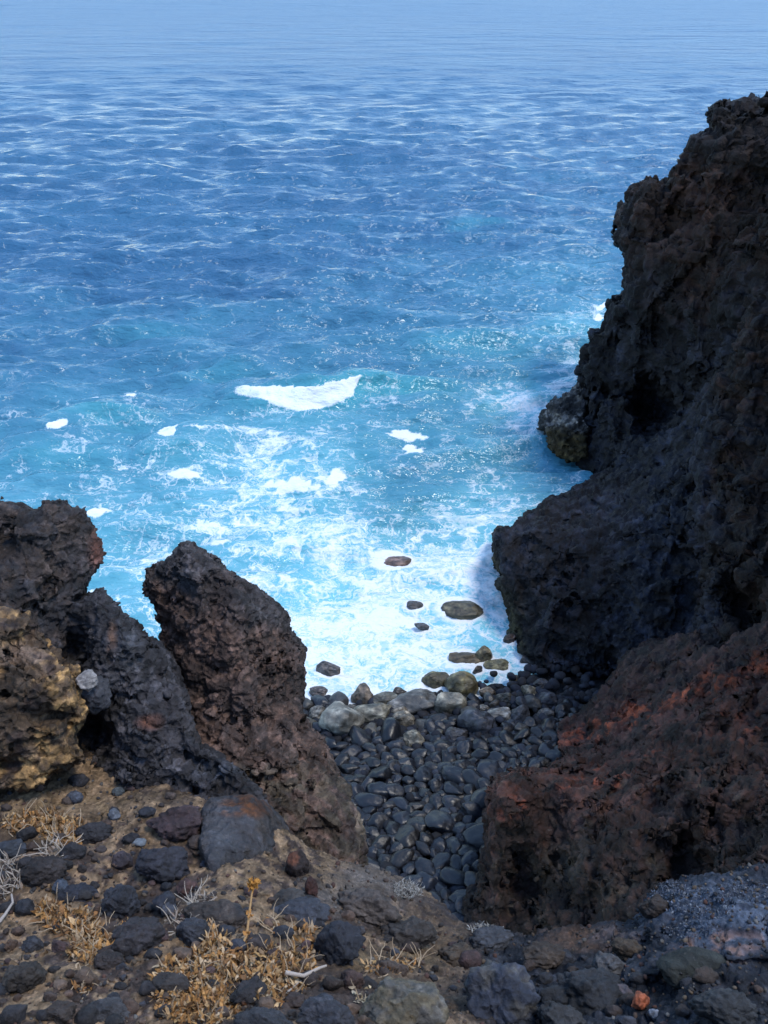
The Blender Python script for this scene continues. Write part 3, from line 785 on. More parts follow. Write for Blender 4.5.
seat(250, 990, 42, 36, B1, 'black pitted stone with orange lichen streak in the dried plant', patch=((.30, .11, .03), (-.05, -.45, .1), .17))
seat(338, 943, 54, 56, (.028, .030, .040), 'largest blocky blue black stone left of the ledge centre', planes=9)
seat(404, 1004, 96, 60, (.14, .115, .075), 'wide flat tan and grey stone at the bottom edge', col2=(.085, .09, .10), planes=8)
seat(497, 992, 84, 78, (.055, .065, .095), 'blue grey worn boulder at the bottom centre', col2=(.10, .09, .07), rough=.12)
seat(266, 1022, 70, 30, (.035, .036, .042), 'dark stone cut by the bottom edge below the orange streaked one')
seat(322, 1013, 60, 44, (.045, .047, .058), 'grey lumpy stone at the bottom edge left of the wide tan one', rough=.12)
seat(590, 985, 90, 60, (.040, .044, .052), 'rough knobbly dark grey rock at the bottom edge right of the blue boulder', rough=.2, planes=12)
seat(690, 966, 80, 36, (.040, .046, .042), 'smooth dark green grey stone lying flat under the lichen covered rise', planes=6, soft=.1)
seat(641, 1004, 20, 21, (.52, .15, .07), 'orange red rounded pebble near the bottom right', 'pebble', soft=.05, planes=7, rough=.08, name='pebble', sink=.12)
seat(658, 1011, 15, 14, (.16, .18, .22), 'pale blue grey pebble touching the orange one', 'pebble', soft=.05, planes=7, rough=.08, name='pebble', sink=.12)
seat(625, 990, 24, 22, (.12, .10, .11), 'mauve grey stone behind the orange pebble')
seat(725, 1005, 70, 40, (.050, .054, .060), 'knobbly grey rock in the bottom right corner', rough=.2)
seat(560, 1015, 50, 30, (.052, .054, .058), 'grey stone at the bottom edge between blue boulder and orange pebble', rough=.14)
seat(178, 820, 60, 40, (.062, .040, .042), 'wrinkled purple brown boulder beside the smooth grey one', 'boulder', rough=.14, planes=8, name='boulder')
seat(95, 832, 38, 26, B1, 'black angular stone on the tan soil, below the two small blue grey ones')
seat(122, 857, 24, 22, (.045, .036, .042), 'dark purple round stone left of the big black pyramid stone')
seat(74, 850, 28, 20, B1, 'black stone just left of the dark purple round one')
seat(43, 868, 48, 32, (.032, .026, .025), 'broad brown black stone near the left edge')
seat(12, 846, 32, 20, (.042, .048, .060), 'blue grey stone cut by the left edge')
seat(75, 797, 18, 16, (.075, .085, .11), 'small blue grey stone alone on the tan soil', planes=8, soft=.08)
seat(120, 789, 15, 14, (.11, .13, .14), 'pale grey green pebble below the split outcrop', 'pebble', name='pebble', soft=.1)
seat(114, 814, 13, 15, (.11, .12, .14), 'pale blue grey pebble above the purple round stone', 'pebble', name='pebble', soft=.1)
seat(139, 841, 15, 9, (.13, .15, .17), 'flat pale pebble left of the pyramid stone', 'pebble', name='pebble', soft=.12)
seat(162, 862, 54, 44, (.034, .034, .044), 'big black pyramid shaped stone in the middle of the slope', planes=7)
seat(190, 885, 24, 22, (.09, .05, .045), 'small red brown stone right of the black pyramid stone')
seat(118, 900, 40, 44, (.034, .036, .046), 'tall dark stone left of the egg shaped one')
seat(166, 900, 26, 32, (.028, .030, .040), 'black egg shaped stone standing upright', planes=7, soft=.08)
seat(197, 928, 34, 44, (.040, .042, .052), 'tall grey black stone above the big dried plant')
seat(75, 893, 44, 18, (.024, .026, .036), 'low blue black stone right of the brown black one')
seat(62, 885, 20, 18, (.05, .06, .08), 'small slate blue stone above the low blue black one')
seat(140, 935, 60, 46, (.036, .032, .035), 'broad rough dark stone in the lower left slope', rough=.12)
seat(24, 975, 44, 36, (.040, .034, .030), 'big brown stone low on the left edge')
seat(60, 945, 20, 16, PB, 'small round purple stone between dried plants')
seat(32, 944, 24, 20, (.045, .047, .056), 'small grey stone left of the round purple one')
seat(12, 943, 12, 20, (.11, .07, .05), 'narrow tan brown stone at the left edge')
seat(110, 960, 34, 22, B2, 'flat dark brown stone under the broad rough one')
seat(215, 915, 70, 26, (.060, .048, .042), 'long flat brown stone above the tall grey black one')
seat(300, 912, 66, 26, (.05, .055, .07), 'long blue grey ledge stone left of the blocky one')
seat(286, 900, 40, 24, (.052, .048, .046), 'grey brown stone under the smooth grey boulder')
seat(297, 862, 24, 46, (.030, .020, .019), 'upright dark red brown block beside smooth grey boulder', planes=6, patch=((.14, .055, .032), (0, 0, .5), .3))
seat(310, 886, 14, 26, (.050, .020, .016), 'narrow dark red stone right of the upright block')
seat(365, 905, 70, 40, (.085, .070, .062), 'weathered brown grey rock at the foot of the pinnacle', rough=.14)
seat(402, 930, 66, 38, (.060, .052, .048), 'brown rock near the ledge rim above the ochre soil', rough=.14)
seat(352, 980, 28, 24, (.052, .032, .028), 'red brown stone below the blocky blue black one')
seat(295, 1000, 24, 18, (.050, .036, .032), 'small brown stone right of the orange streaked one')
seat(385, 965, 26, 18, (.075, .055, .045), 'brown stone above the wide flat tan one')
seat(490, 938, 50, 22, (.085, .09, .105), 'pale grey rock on the rim of the ledge')
seat(455, 955, 40, 30, (.10, .075, .055), 'brown rock between the ochre soil and the blue boulder')
seat(545, 955, 44, 24, (.07, .055, .045), 'brown grey stone on the rim right of the pale one')
seat(630, 950, 40, 26, (.075, .055, .038), 'rust tinged rock left of the lichen covered rise')
seat(655, 905, 34, 26, (.045, .036, .032), 'dark stone at the left foot of the lichen covered rise')
seat(610, 965, 36, 34, (.085, .085, .09), 'grey rock above the mauve stone')
seat(170, 985, 40, 24, (.040, .034, .032), 'dark brown stone left of the big dried plant')
seat(110, 1010, 50, 24, (.050, .050, .055), 'grey flat stone at the bottom left')
seat(60, 1010, 40, 22, (.048, .038, .033), 'brown stone at the bottom left corner of the slope')
# pale stone wedged among the outcrops
loc = Vector(world(86, 681, d_of_Y(681, 2.80)))
V, f = stone_shape(77, sub=4, planes=7, soft=.06, rough=.10, sx=.11, sy=.12, sz=.10, pit=.2)
o = link('stone', make_mesh('stone', V, f, np.tile(np.array([.24, .22, .21]), (len(V), 1)), M_stone), None, loc); tag(o, 'pale grey capped stone wedged in the dark cleft', 'stone')
V, f = stone_shape(78, sub=4, planes=7, soft=.06, rough=.12, sx=.17, sy=.16, sz=.22, pit=.25)
o = link('stone', make_mesh('stone', V, f, np.tile(np.array([.05, .05, .058]), (len(V), 1)), M_stone), None, loc + Vector((.0, .045, -.13))); tag(o, 'dark upright stone carrying the pale one in the cleft', 'stone')

# unlisted stones (nothing tells them apart)
sr = random.Random(11); spots = []
gpoly = [(0, 770), (90, 775), (190, 800), (215, 880), (300, 895), (430, 925), (540, 950), (650, 960), (768, 985), (768, 1024), (0, 1024)]
for _ in range(7000):
    if len(spots) >= 285: break
    px, py = sr.uniform(0, 768), sr.uniform(770, 1030)
    if poly_sdf_grid(gpoly, np.array([px]), np.array([py]))[0] < 0: continue
    dens = 1.0 if py > 850 else .45
    if px > 430: dens *= .6
    if sr.random() > dens: continue
    w = sr.choice([7, 8, 9, 10, 12, 14, 17, 20, 24]) * (1.15 if py > 930 else .9)
    if any((px - a) ** 2 + (py - b) ** 2 < (.40 * (w + c)) ** 2 for a, b, c in spots): continue
    spots.append((px, py, w))
    col = sr.choice([B1, B2, BG, PB, (.11, .075, .055), (.075, .055, .045), (.030, .028, .030), (.085, .055, .042), (.055, .040, .034), (.036, .038, .048)])
    seat(px, py, w, w * sr.uniform(.6, .95), np.array(col) * sr.uniform(.8, 1.3), 'small dark angular stone lying loose among others on the foreground slope', 'stone',
         'small loose stones on the foreground slope', sub=3, seed=sr.randint(1, 9999))
# fine gravel
gp = []; gs = []; gc = []
gr = np.random.RandomState(9)
pal = np.array([(.11, .08, .055), (.075, .05, .038), (.05, .045, .045), (.16, .12, .085), (.035, .035, .04), (.09, .045, .035), (.13, .12, .11)])
while len(gp) < 7500:
    px, py = gr.uniform(-260, 1000), gr.uniform(735, 1230)
    loc, nor = hit(px, py)
    if loc is None: continue
    d = project(*loc)[2]
    s = gr.choice([2, 2.5, 3, 4, 6]) * d / FPX * (1 if py > 850 else .85)
    gp.append(np.array(loc) + np.array(nor) * s * .15); gs.append(s); gc.append(pal[gr.randint(len(pal))] * gr.uniform(.6, 1.3))
gv = scatter_mesh('gravel', gp, gs, gc, 1, M_grav, 3)
tag(gv, 'fine brown and grey gravel scattered over the foreground ground', kind='stuff')
print('stones done %.1f' % (time.time() - T0))

# ------------------------------------------------------------------ dried plants
def leaf_mat(name, c1, c2, rough=.8):
    m, nt, b = new_mat(name)
    at = N(nt, 'ShaderNodeAttribute', _attribute_name='Col')
    n = N(nt, 'ShaderNodeTexNoise', Scale=90.0, Detail=4.0)
    v = ramp(nt, n.outputs['Fac'], [(.3, .6), (.7, 1.35)])
    nt.links.new(mixc(nt, 1.0, at.outputs['Color'], v, 'MULTIPLY'), b.inputs['Base Color'])
    b.inputs['Roughness'].default_value = rough; b.inputs['Specular IOR Level'].default_value = .2
    bp = N(nt, 'ShaderNodeBump', Strength=.4, Distance=.002); nt.links.new(n.outputs['Fac'], bp.inputs['Height']); nt.links.new(bp.outputs[0], b.inputs['Normal'])
    return m
M_leaf = leaf_mat('dry_leaf', 0, 0)
def frame_of(n):
    n = n / np.linalg.norm(n); a = np.array([0, 0, 1.]) if abs(n[2]) < .9 else np.array([1., 0, 0])
    t = np.cross(a, n); t /= np.linalg.norm(t); return t, np.cross(n, t), n
def leaf(r, p, dirv, L, Wd, curl):
    """a crinkled dry blade: 2x6 strip curling along its length"""
    t, b, n = frame_of(dirv); pts = []
    side = t * math.cos(r.uniform(0, 6.3)) + b * math.sin(r.uniform(0, 6.3)); side /= np.linalg.norm(side) + 1e-6
    up = np.cross(n, side); q = p.copy(); d = n.copy(); K = 6
    for k in range(K + 1):
        s = k / K; w = Wd * math.sin(math.pi * min(.98, s * .85 + .12)) * r.uniform(.7, 1.3)
        fold = up * w * r.uniform(-.7, .7)
        pts += [q - side * w + fold, q + up * w * .25, q + side * w - fold * r.uniform(.3, 1)]
        d = d + up * curl * .35 + r.normal(0, .12, 3); d /= np.linalg.norm(d); q = q + d * L / K
    F = []
    for k in range(K):
        for j in (0, 1):
            a = k * 3 + j; F.append((a, a + 1, a + 4, a + 3))
    return np.array(pts), np.array(F)
def tube(path, r0, r1, seg=5):
    path = np.array(path, float); V = []; F = []; n = len(path)
    for i, p in enumerate(path):
        d = path[min(i + 1, n - 1)] - path[max(i - 1, 0)]; t, b, _ = frame_of(d)
        rr = r0 + (r1 - r0) * i / (n - 1)
        for k in range(seg):
            a = 2 * math.pi * k / seg; V.append(p + (t * math.cos(a) + b * math.sin(a)) * rr)
    for i in range(n - 1):
        for k in range(seg):
            F.append((i * seg + k, i * seg + (k + 1) % seg, (i + 1) * seg + (k + 1) % seg, (i + 1) * seg + k))
    return np.array(V), np.array(F)
class Acc:
    def __init__(s): s.V = []; s.F = []; s.C = []; s.n = 0
    def add(s, V, F, c): s.V.append(V); s.F.append(F + s.n); s.C.append(np.tile(np.array(c), (len(V), 1))); s.n += len(V)
    def obj(s, name, mat, parent=None, origin=(0, 0, 0)):
        return link(name, make_mesh(name, np.concatenate(s.V) - np.array(origin), np.concatenate(s.F), np.concatenate(s.C), mat), parent)
LEAFC = [(.46, .27, .11), (.40, .20, .07), (.50, .33, .17), (.30, .15, .06), (.44, .23, .08), (.52, .38, .24), (.18, .10, .05), (.32, .21, .12)]
def dried_plant(spots, seed, label, size=1.0, count=60, cols=LEAFC, name='dried_plant', cat='dried plant', group=None, leafL=11, leafW=1.8, stems=9):
    r = np.random.RandomState(seed); A = Acc(); St = Acc()
    l0, _ = hit(*spots[0][:2])
    if l0 is None: return
    base = np.array(l0)
    root = bpy.data.objects.new(name, None); coll.objects.link(root); root.location = base; tag(root, label, cat, group)
    for (cx, cy, rx, ry, wt) in spots:
        for _ in range(int(count * wt)):
            a = r.uniform(0, 6.3); q = math.sqrt(r.rand()); px, py = cx + rx * q * math.cos(a), cy + ry * q * math.sin(a)
            loc, nor = hit(px, py)
            if loc is None: continue
            d = project(*loc)[2]; u = d / FPX
            nn = np.array(nor); dirv = nn * r.uniform(.2, 1.0) + r.normal(0, .7, 3) + np.array([0, 0, .25])
            p = np.array(loc) + nn * u * r.uniform(0, leafL * .45) * (1 - q * .6)
            V, F = leaf(r, p, dirv, leafL * u * r.uniform(.5, 1.2) * size, leafW * u * r.uniform(.5, 1.3) * size, r.uniform(-2.6, 2.6))
            A.add(V, F, np.array(cols[r.randint(len(cols))]) * r.uniform(.5, .98))
        for _ in range(stems):
            a = r.uniform(0, 6.3); px, py = cx + rx * .7 * math.cos(a), cy + ry * .7 * math.sin(a)
            loc, nor = hit(px, py)
            if loc is None: continue
            u = project(*loc)[2] / FPX; p = np.array(loc); d = np.array(nor) * .8 + r.normal(0, .5, 3); path = [p]
            for k in range(5): d = d + r.normal(0, .25, 3); d /= np.linalg.norm(d); p = p + d * u * 5; path.append(p)
            V, F = tube(path, u * .65, u * .25); St.add(V, F, (.40, .30, .20) if leafW > 1.5 else cols[0])
    A.obj('leaves', M_leaf, root, base)
    for V, F, c in zip(St.V, St.F, St.C):
        link('stem', make_mesh('stem', V - base, F - F.min(), c, M_leaf), root)
    return root
dried_plant([(215, 960, 28, 26, 1.0), (185, 985, 34, 26, 1.4), (250, 965, 45, 22, 1.1), (200, 1008, 44, 20, 1.4), (290, 968, 26, 16, .6), (275, 988, 30, 16, .7), (210, 935, 12, 16, .5)], 1,
            'large straw coloured dried plant spreading round the orange streaked stone', count=400)
dried_plant([(75, 925, 26, 14, 1.0), (95, 942, 28, 12, .9), (50, 915, 12, 12, .5), (120, 938, 14, 9, .4), (82, 955, 14, 10, .4)], 2, 'straw coloured dried plant in the middle of the lower left slope', count=300)
dried_plant([(40, 822, 26, 10, 1), (65, 832, 22, 14, .9), (20, 826, 18, 10, .5), (70, 845, 14, 8, .4)], 3, 'dried orange tan plant near the left edge on tan soil', size=.8, count=280)
dried_plant([(302, 945, 13, 17, 1.0)], 4, 'small dried tuft left of the blocky blue black stone', count=60)
dried_plant([(84, 985, 10, 10, 1.0)], 5, 'small yellow dried tuft low on the left slope', count=40, size=.8)
dried_plant([(385, 968, 22, 9, 1.0), (405, 965, 20, 8, .6)], 6, 'thin straw scraps above the wide flat tan stone', count=60, size=.7)
dried_plant([(275, 928, 12, 8, 1)], 7, 'little orange tuft right of the tall stalk', count=36, size=.7)
dried_plant([(362, 990, 10, 16, 1)], 12, 'pale straw tuft left of the wide flat tan stone', count=40, size=.8, cols=[(.45, .38, .28), (.5, .4, .25)])
PALE = [(.42, .36, .30), (.34, .28, .24), (.5, .42, .34), (.28, .22, .18)]
dried_plant([(12, 880, 14, 18, 1)], 8, 'pale grey brittle twiggy plant at the left edge', cols=PALE, leafW=1.0, leafL=20, stems=26, count=40)
dried_plant([(200, 905, 12, 10, 1)], 9, 'pale brittle twiggy tuft above the tall grey black stone', cols=PALE, leafW=1.0, leafL=14, stems=16, count=30)
dried_plant([(56, 852, 12, 12, 1)], 13, 'pale twiggy tuft between the black stones at left', cols=PALE, leafW=.9, leafL=13, stems=14, count=30)
dried_plant([(178, 925, 10, 12, 1)], 14, 'pale dry tuft between the egg shaped and tall grey black stones', cols=PALE, leafW=.9, leafL=12, stems=14, count=24)
LICH = [(.30, .29, .27), (.24, .23, .21), (.36, .35, .33)]
dried_plant([(408, 890, 15, 9, 1.0)], 10, 'pale fuzzy lichen tuft on the rim below the pinnacle', cols=LICH, leafW=.45, leafL=5.5, stems=0, count=500, name='lichen_tuft', cat='lichen')
dried_plant([(485, 930, 18, 5, 1.0)], 11, 'white crusty lichen tuft on the rim stone above the blue boulder', cols=LICH, leafW=.8, leafL=5, stems=0, count=200, name='lichen_tuft', cat='lichen')
dried_plant([(668, 890, 20, 9, 1.0), (700, 905, 36, 16, 1.4), (745, 892, 30, 12, 1.0), (690, 930, 30, 8, .6)], 15, 'blue grey crusty lichen carpet over the right hand rise', cols=[(.12, .14, .19), (.09, .105, .14), (.17, .19, .22)],
            leafW=.7, leafL=3.2, stems=0, count=380, name='lichen_carpet', cat='lichen')

# tall stalk with orange rosette
def stalk():
    loc, _ = hit(236, 962); base = np.array(loc); d = project(*base)[2]
    root = bpy.data.objects.new('plant_stalk', None); coll.objects.link(root); root.location = base
    tag(root, 'thin upright dried stalk with orange seed head rising above the large dried plant', 'plant stalk')
    pts = [(236, 962), (241, 948), (247, 934), (249, 915), (251, 900), (253, 884)]
    path = [np.array(world(px, py, d * (1 + .012 * i))) for i, (px, py) in enumerate(pts)]
    u = d / FPX; V, F = tube(path, u * 1.6, u * 1.0, 6); A = Acc(); A.add(V, F, (.36, .22, .10)); A.obj('stem', M_leaf, root, base)
    r = np.random.RandomState(4); H = Acc()
    for k in range(46):
        dv = r.normal(0, 1, 3); dv[2] = abs(dv[2]) * .4
        V, F = leaf(r, path[-1] + r.normal(0, u * 1.5, 3), dv, u * r.uniform(5, 11), u * 1.8, r.uniform(-1, 1)); H.add(V, F, np.array([.46, .22, .05]) * r.uniform(.7, 1.1))
    for c in (2, 3):
        Lf = Acc()
        for k in range(12):
            V, F = leaf(r, path[c], r.normal(0, 1, 3), u * 6, u * 1.4, 1); Lf.add(V, F, (.42, .20, .06))
        Lf.obj('leaves', M_leaf, root, base)
    H.obj('seed_head', M_leaf, root, base)
stalk()
def twig(pts, rad, label, lift=3, col=(.36, .31, .27)):
    P = []
    for px, py in pts:
        loc, nor = hit(px, py); u = project(*loc)[2] / FPX; P.append(np.array(loc) + np.array(nor) * u * lift + np.array([0, -.01, .015]))
    A = Acc(); V, F = tube(P, rad * u, rad * u * .5, 6); base = P[0]; A.add(V, F, col)
    me = make_mesh('twig', np.concatenate(A.V) - base, np.concatenate(A.F), np.concatenate(A.C), M_leaf); o = link('twig', me, None, base); tag(o, label, 'twig')
twig([(284, 983), (300, 982), (316, 979), (332, 974)], 2.2, 'bleached white stick lying beside the large dried plant', 11)
twig([(0, 929), (6, 918), (13, 908), (18, 897)], 1.8, 'thin pale stick leaning at the left edge', 6)
twig([(288, 995), (298, 987), (306, 980)], 1.0, 'thin grey stick under the bleached one', 4)
print('plants done %.1f' % (time.time() - T0))

# ------------------------------------------------------------------ the sea
rows = list(np.arange(960, 700, -4)) + list(np.arange(700, 420, -1.6)) + list(np.arange(420, 6, -1.05)) + list(np.arange(6, -6.5, -.5))
Ys = [ground_xy(384, r)[1] for r in rows] + [9000, 20000, 45000]
Ys = np.array(Ys)
us = np.concatenate([np.arange(-900, -100, 14), np.arange(-100, 868, 1.9), np.arange(868, 1700, 14)])
ds = Ys * CP + CAMZ * SP
SX = (us[:, None] - 384) / FPX * ds[None]; SY = np.broadcast_to(Ys[None], SX.shape)
X = SX.ravel(); Y = SY.ravel().copy()
dY = np.gradient(Ys); dY = np.broadcast_to(dY[None], SX.shape).ravel()
PX, PY, _ = project(X, Y, np.zeros_like(X))
Zs = np.zeros_like(X)
wr = np.random.RandomState(12)
calm = sst(Y, 17, 26)
warp = .9 * fbm(np.stack([X / 9, Y / 9, X * 0], 1).astype(f32), 2)
for L, A, n in ((17, .20, 4), (9, .17, 5), (5.2, .15, 6), (3.0, .11, 7), (1.7, .06, 8), (1.0, .032, 8)):
    fade = np.clip(1.5 - dY * 3.5 / L, 0, 1)
    if fade.max() == 0: continue
    for k in range(n):
        th = math.radians(90 + 8) + wr.normal(0, .20 + .12 / L); LL = L * wr.uniform(.75, 1.3); ph = wr.uniform(0, 6.3)
        kx, ky = math.cos(th) * 6.283 / LL, math.sin(th) * 6.283 / LL
        s = np.sin(kx * X + ky * Y + ph + warp * min(1.2, 3 / L))
        Zs += fade * A * 1.15 / math.sqrt(n) * (1 - np.sqrt(s * s + .06)) * 1.7 * (.45 + .55 * calm) - fade * A * .3
P2 = np.stack([X, Y, X * 0], 1).astype(f32)
Zs += .10 * fbm(P2 / 2.2, 3) * np.clip(1.4 - dY, 0, 1)
for ay_, A_, y0_ in ((28, .55, 110), (70, 1.3, 260), (170, 3.0, 650), (420, 7.0, 1700)):
    q_ = np.stack([X / (2.2 * ay_), Y / ay_, X * 0 + ay_], 1)
    Zs += A_ * fbm(q_, 3) * sst(Y, y0_, y0_ * 2) * np.clip(1.6 - dY * 1.6 / ay_, 0, 1)
cw = P2 + .5 * fbm(P2 / 4.0, 2)[:, None]
for (ax_, ay_, A_, o_) in ((13.0, 7.0, .42, 33), (6.0, 3.6, .30, 0), (2.8, 1.6, .17, 9), (1.3, .7, .07, 21)):
    q_ = np.stack([cw[:, 0] / ax_ + .25 * cw[:, 1] / ax_, cw[:, 1] / ay_, cw[:, 0] * 0 + o_], 1)
    g_ = gnoise(q_); g2_ = gnoise(q_ + np.array([.10, .22, 0], f32))
    Zs += A_ * (1.15 * g_ + .75 * np.maximum(g_, 0) * (g_ - g2_) * 3 + .30 * (1 - 2 * np.sqrt(g2_ ** 2 + .03))) * np.clip(1.6 - dY * 2.2 / ay_, 0, 1) * (.4 + .6 * calm)
Zs -= Zs[(Y > 20) & (Y < 60)].mean() * np.clip(1 - Y / 3000, 0, 1)
Zs *= .2 + .8 * sst(Y, 17, 26)
Zs += .05 * (1 - sst(Y, 17, 22))

foam = np.zeros_like(X)
for bx0, by0, br0 in occupied:
    if by0 > 16.8: foam = np.maximum(foam, 1.25 * np.clip(1.6 - np.sqrt(((X - bx0) / (br0 * 1.25)) ** 2 + ((Y - by0) / (br0 * .95)) ** 2) , 0, 1))
teal = np.zeros_like(X)
nA = fbm(P2 / 1.6, 4); nB = fbm(P2 / .45 + 7, 3); nC = fbm(P2 / 5.0 + 3, 3)
def crest(pts, h, front, back, foampx=None, famt=1.0):
    """breaking swell along a line of photo points; steep shoreward face"""
    global Zs
    w = [ground_xy(a, b) for a, b in pts]
    best = np.full_like(X, 1e9); sgn = np.zeros_like(X); tt = np.zeros_like(X); tot = len(w) - 1
    for i in range(tot):
        a = np.array(w[i]); b = np.array(w[i + 1]); ab = b - a; L = (ab ** 2).sum()
        t = np.clip(((X - a[0]) * ab[0] + (Y - a[1]) * ab[1]) / L, 0, 1)
        dx = X - a[0] - t * ab[0]; dy = Y - a[1] - t * ab[1]; d = dx * dx + dy * dy
        m = d < best; best = np.where(m, d, best); sgn = np.where(m, np.sign(dy), sgn); tt = np.where(m, (i + t) / tot, tt)
    d = np.sqrt(best) * sgn + nA * .35
    env = np.abs(np.sin(math.pi * np.clip(tt, 0, 1))) ** .7 * np.exp(-np.maximum(0, np.sqrt(best) - 6) ** 2)
    prof = np.where(d < 0, np.exp(-(d / front) ** 2), np.exp(-(d / back) ** 2))
    Zs = Zs + h * env * prof
    return d, tt, env
d, tt, env = crest([(215, 398), (235, 396), (262, 399), (300, 401), (335, 397), (357, 387), (385, 388), (420, 386), (455, 388), (480, 392)], .85, .6, 1.8)
face = np.exp(-((d + .7) / 1.1) ** 2) * env
teal += face * 1.3
PX, PY, _ = project(X, Y, Zs)
seg = sst(PX, 228, 246) * sst(357 - PX - (PY - 386) * .45 + 5 * nB, -3, 5)
top = 389.5 + 2 * np.exp(-((PX - 290) / 40) ** 2) - np.clip(PX - 320, 0, 60) * .26
lowe = 396 + 16 * np.exp(-(((PX - 305) / 38) ** 2) ** 1.2)
foam = np.maximum(foam, 1.6 * seg * sst(PY + 2 * nB, top - 5, top - 1) * sst(lowe + 3 * nB + 2 * nA - PY, -3, 5))
Zs += .08 * np.clip(foam, 0, 1) * (1 + 1.2 * nB)
PX, PY, _ = project(X, Y, Zs)
# second broken streak right of the teal face
def fblob(cx, cy, rx, ry, amt=1.5, rot=0, rag=.6):
    c, s = math.cos(rot), math.sin(rot); a = ((PX - cx) * c + (PY - cy) * s) / rx; b = (-(PX - cx) * s + (PY - cy) * c) / ry
    return amt * np.clip((1.15 - np.sqrt(a * a + b * b) + rag * (1.3 * nB + .6 * nA)) * 1.7, 0, 1)
SOLID = [(396, 395, 8, 16, .5, -.15), (408, 436, 20, 5, 1.3, .1), (412, 449, 14, 4, 1.3, .05), (60, 432, 14, 5, 1.5, -.35), (168, 437, 10, 7, 1.4, .2), (183, 475, 20, 4, 1.2, 0), (98, 512, 14, 5, 1.3, -.1),
         (290, 486, 34, 9, 1.35, -.05), (335, 478, 14, 9, 1.2, -.5), (133, 403, 6, 2.5, 1.2, .2), (96, 402, 4, 2, 1.2, 0), (520, 388, 22, 6, .62, .2), (528, 404, 26, 12, .68, -.1), (560, 385, 22, 5, .8, -.1), (515, 425, 18, 8, .6, 0),
         (604, 305, 7, 3, 1.2, -.5), (598, 318, 6, 5, 1.1, -.6), (190, 432, 26, 2, .8, .1), (330, 383, 10, 2, .9, -.2), (250, 430, 30, 5, .6, 0)]
for b in SOLID:
    foam = np.maximum(foam, fblob(b[0], b[1], b[2], b[3], b[4] * .9, b[5]))
Zs += .05 * np.clip(foam - .6, 0, 1) * (1 + nB)
for cx, cy, w_, h_ in ((110, 420, 60, .55), (230, 372, 60, .35), (470, 345, 70, .4), (60, 455, 60, .35), (180, 455, 50, .3), (330, 455, 60, .25), (480, 222, 40, .35), (150, 330, 60, .3), (560, 330, 40, .3)):
    d2, t2, e2 = crest([(cx - w_, cy + 4), (cx, cy), (cx + w_, cy + 3)], h_ * 1.6, .9, 2.6); teal += .7 * np.exp(-((d2 + .6) / 1.0) ** 2) * e2 * (h_ / .5)
# broad surf field: how churned the water is
def field(pts):
    num = np.zeros_like(X); den = np.full_like(X, 1e-9)
    for a, b, r, v in pts:
        w = np.exp(-(((PX - a) / r) ** 2 + ((PY - b) / (r * .55)) ** 2)); num += w * v; den += w
    return num / den
surf = field([(330, 640, 60, .92), (420, 640, 60, .98), (480, 600, 50, .80), (500, 660, 40, .85), (400, 560, 60, .75), (300, 540, 60, .80), (230, 560, 60, .62), (330, 590, 50, .90), (470, 520, 40, .72), (500, 500, 35, .62),
              (420, 510, 40, .40), (380, 500, 40, .38), (280, 480, 50, .78), (330, 490, 40, .60), (220, 500, 60, .60), (140, 520, 60, .52), (100, 560, 60, .60), (150, 620, 60, .62), (60, 480, 60, .42), (130, 470, 60, .42), (200, 450, 50, .50),
              (290, 430, 45, .52), (380, 440, 50, .42), (450, 460, 45, .34), (520, 460, 45, .42), (550, 480, 40, .40), (480, 430, 40, .38), (530, 410, 36, .9), (575, 375, 20, .8), (50, 420, 60, .32), (150, 400, 60, .32), (440, 370, 60, .33), (540, 360, 50, .40),
              (590, 320, 30, .48), (250, 360, 80, .28), (80, 340, 90, .20), (400, 300, 90, .24), (560, 290, 60, .30), (300, 230, 120, .12), (100, 200, 140, .08), (550, 190, 110, .18), (400, 100, 160, .05), (50, 50, 160, .03), (700, 50, 160, .03), (500, 690, 60, .9), (380, 720, 60, .97)])
surf = np.clip(surf + .10 * nC + .05 * nA, 0, 1)
surf *= .94 * (Y < 1500)
rag = np.clip(surf, 0, 1)
far_i = np.clip(Y / 400, 0, 1)
I, J = SX.shape; ii = np.arange(I * J).reshape(I, J)
Q = np.stack([ii[:-1, :-1], ii[1:, :-1], ii[1:, 1:], ii[:-1, 1:]], -1).reshape(-1, 4)

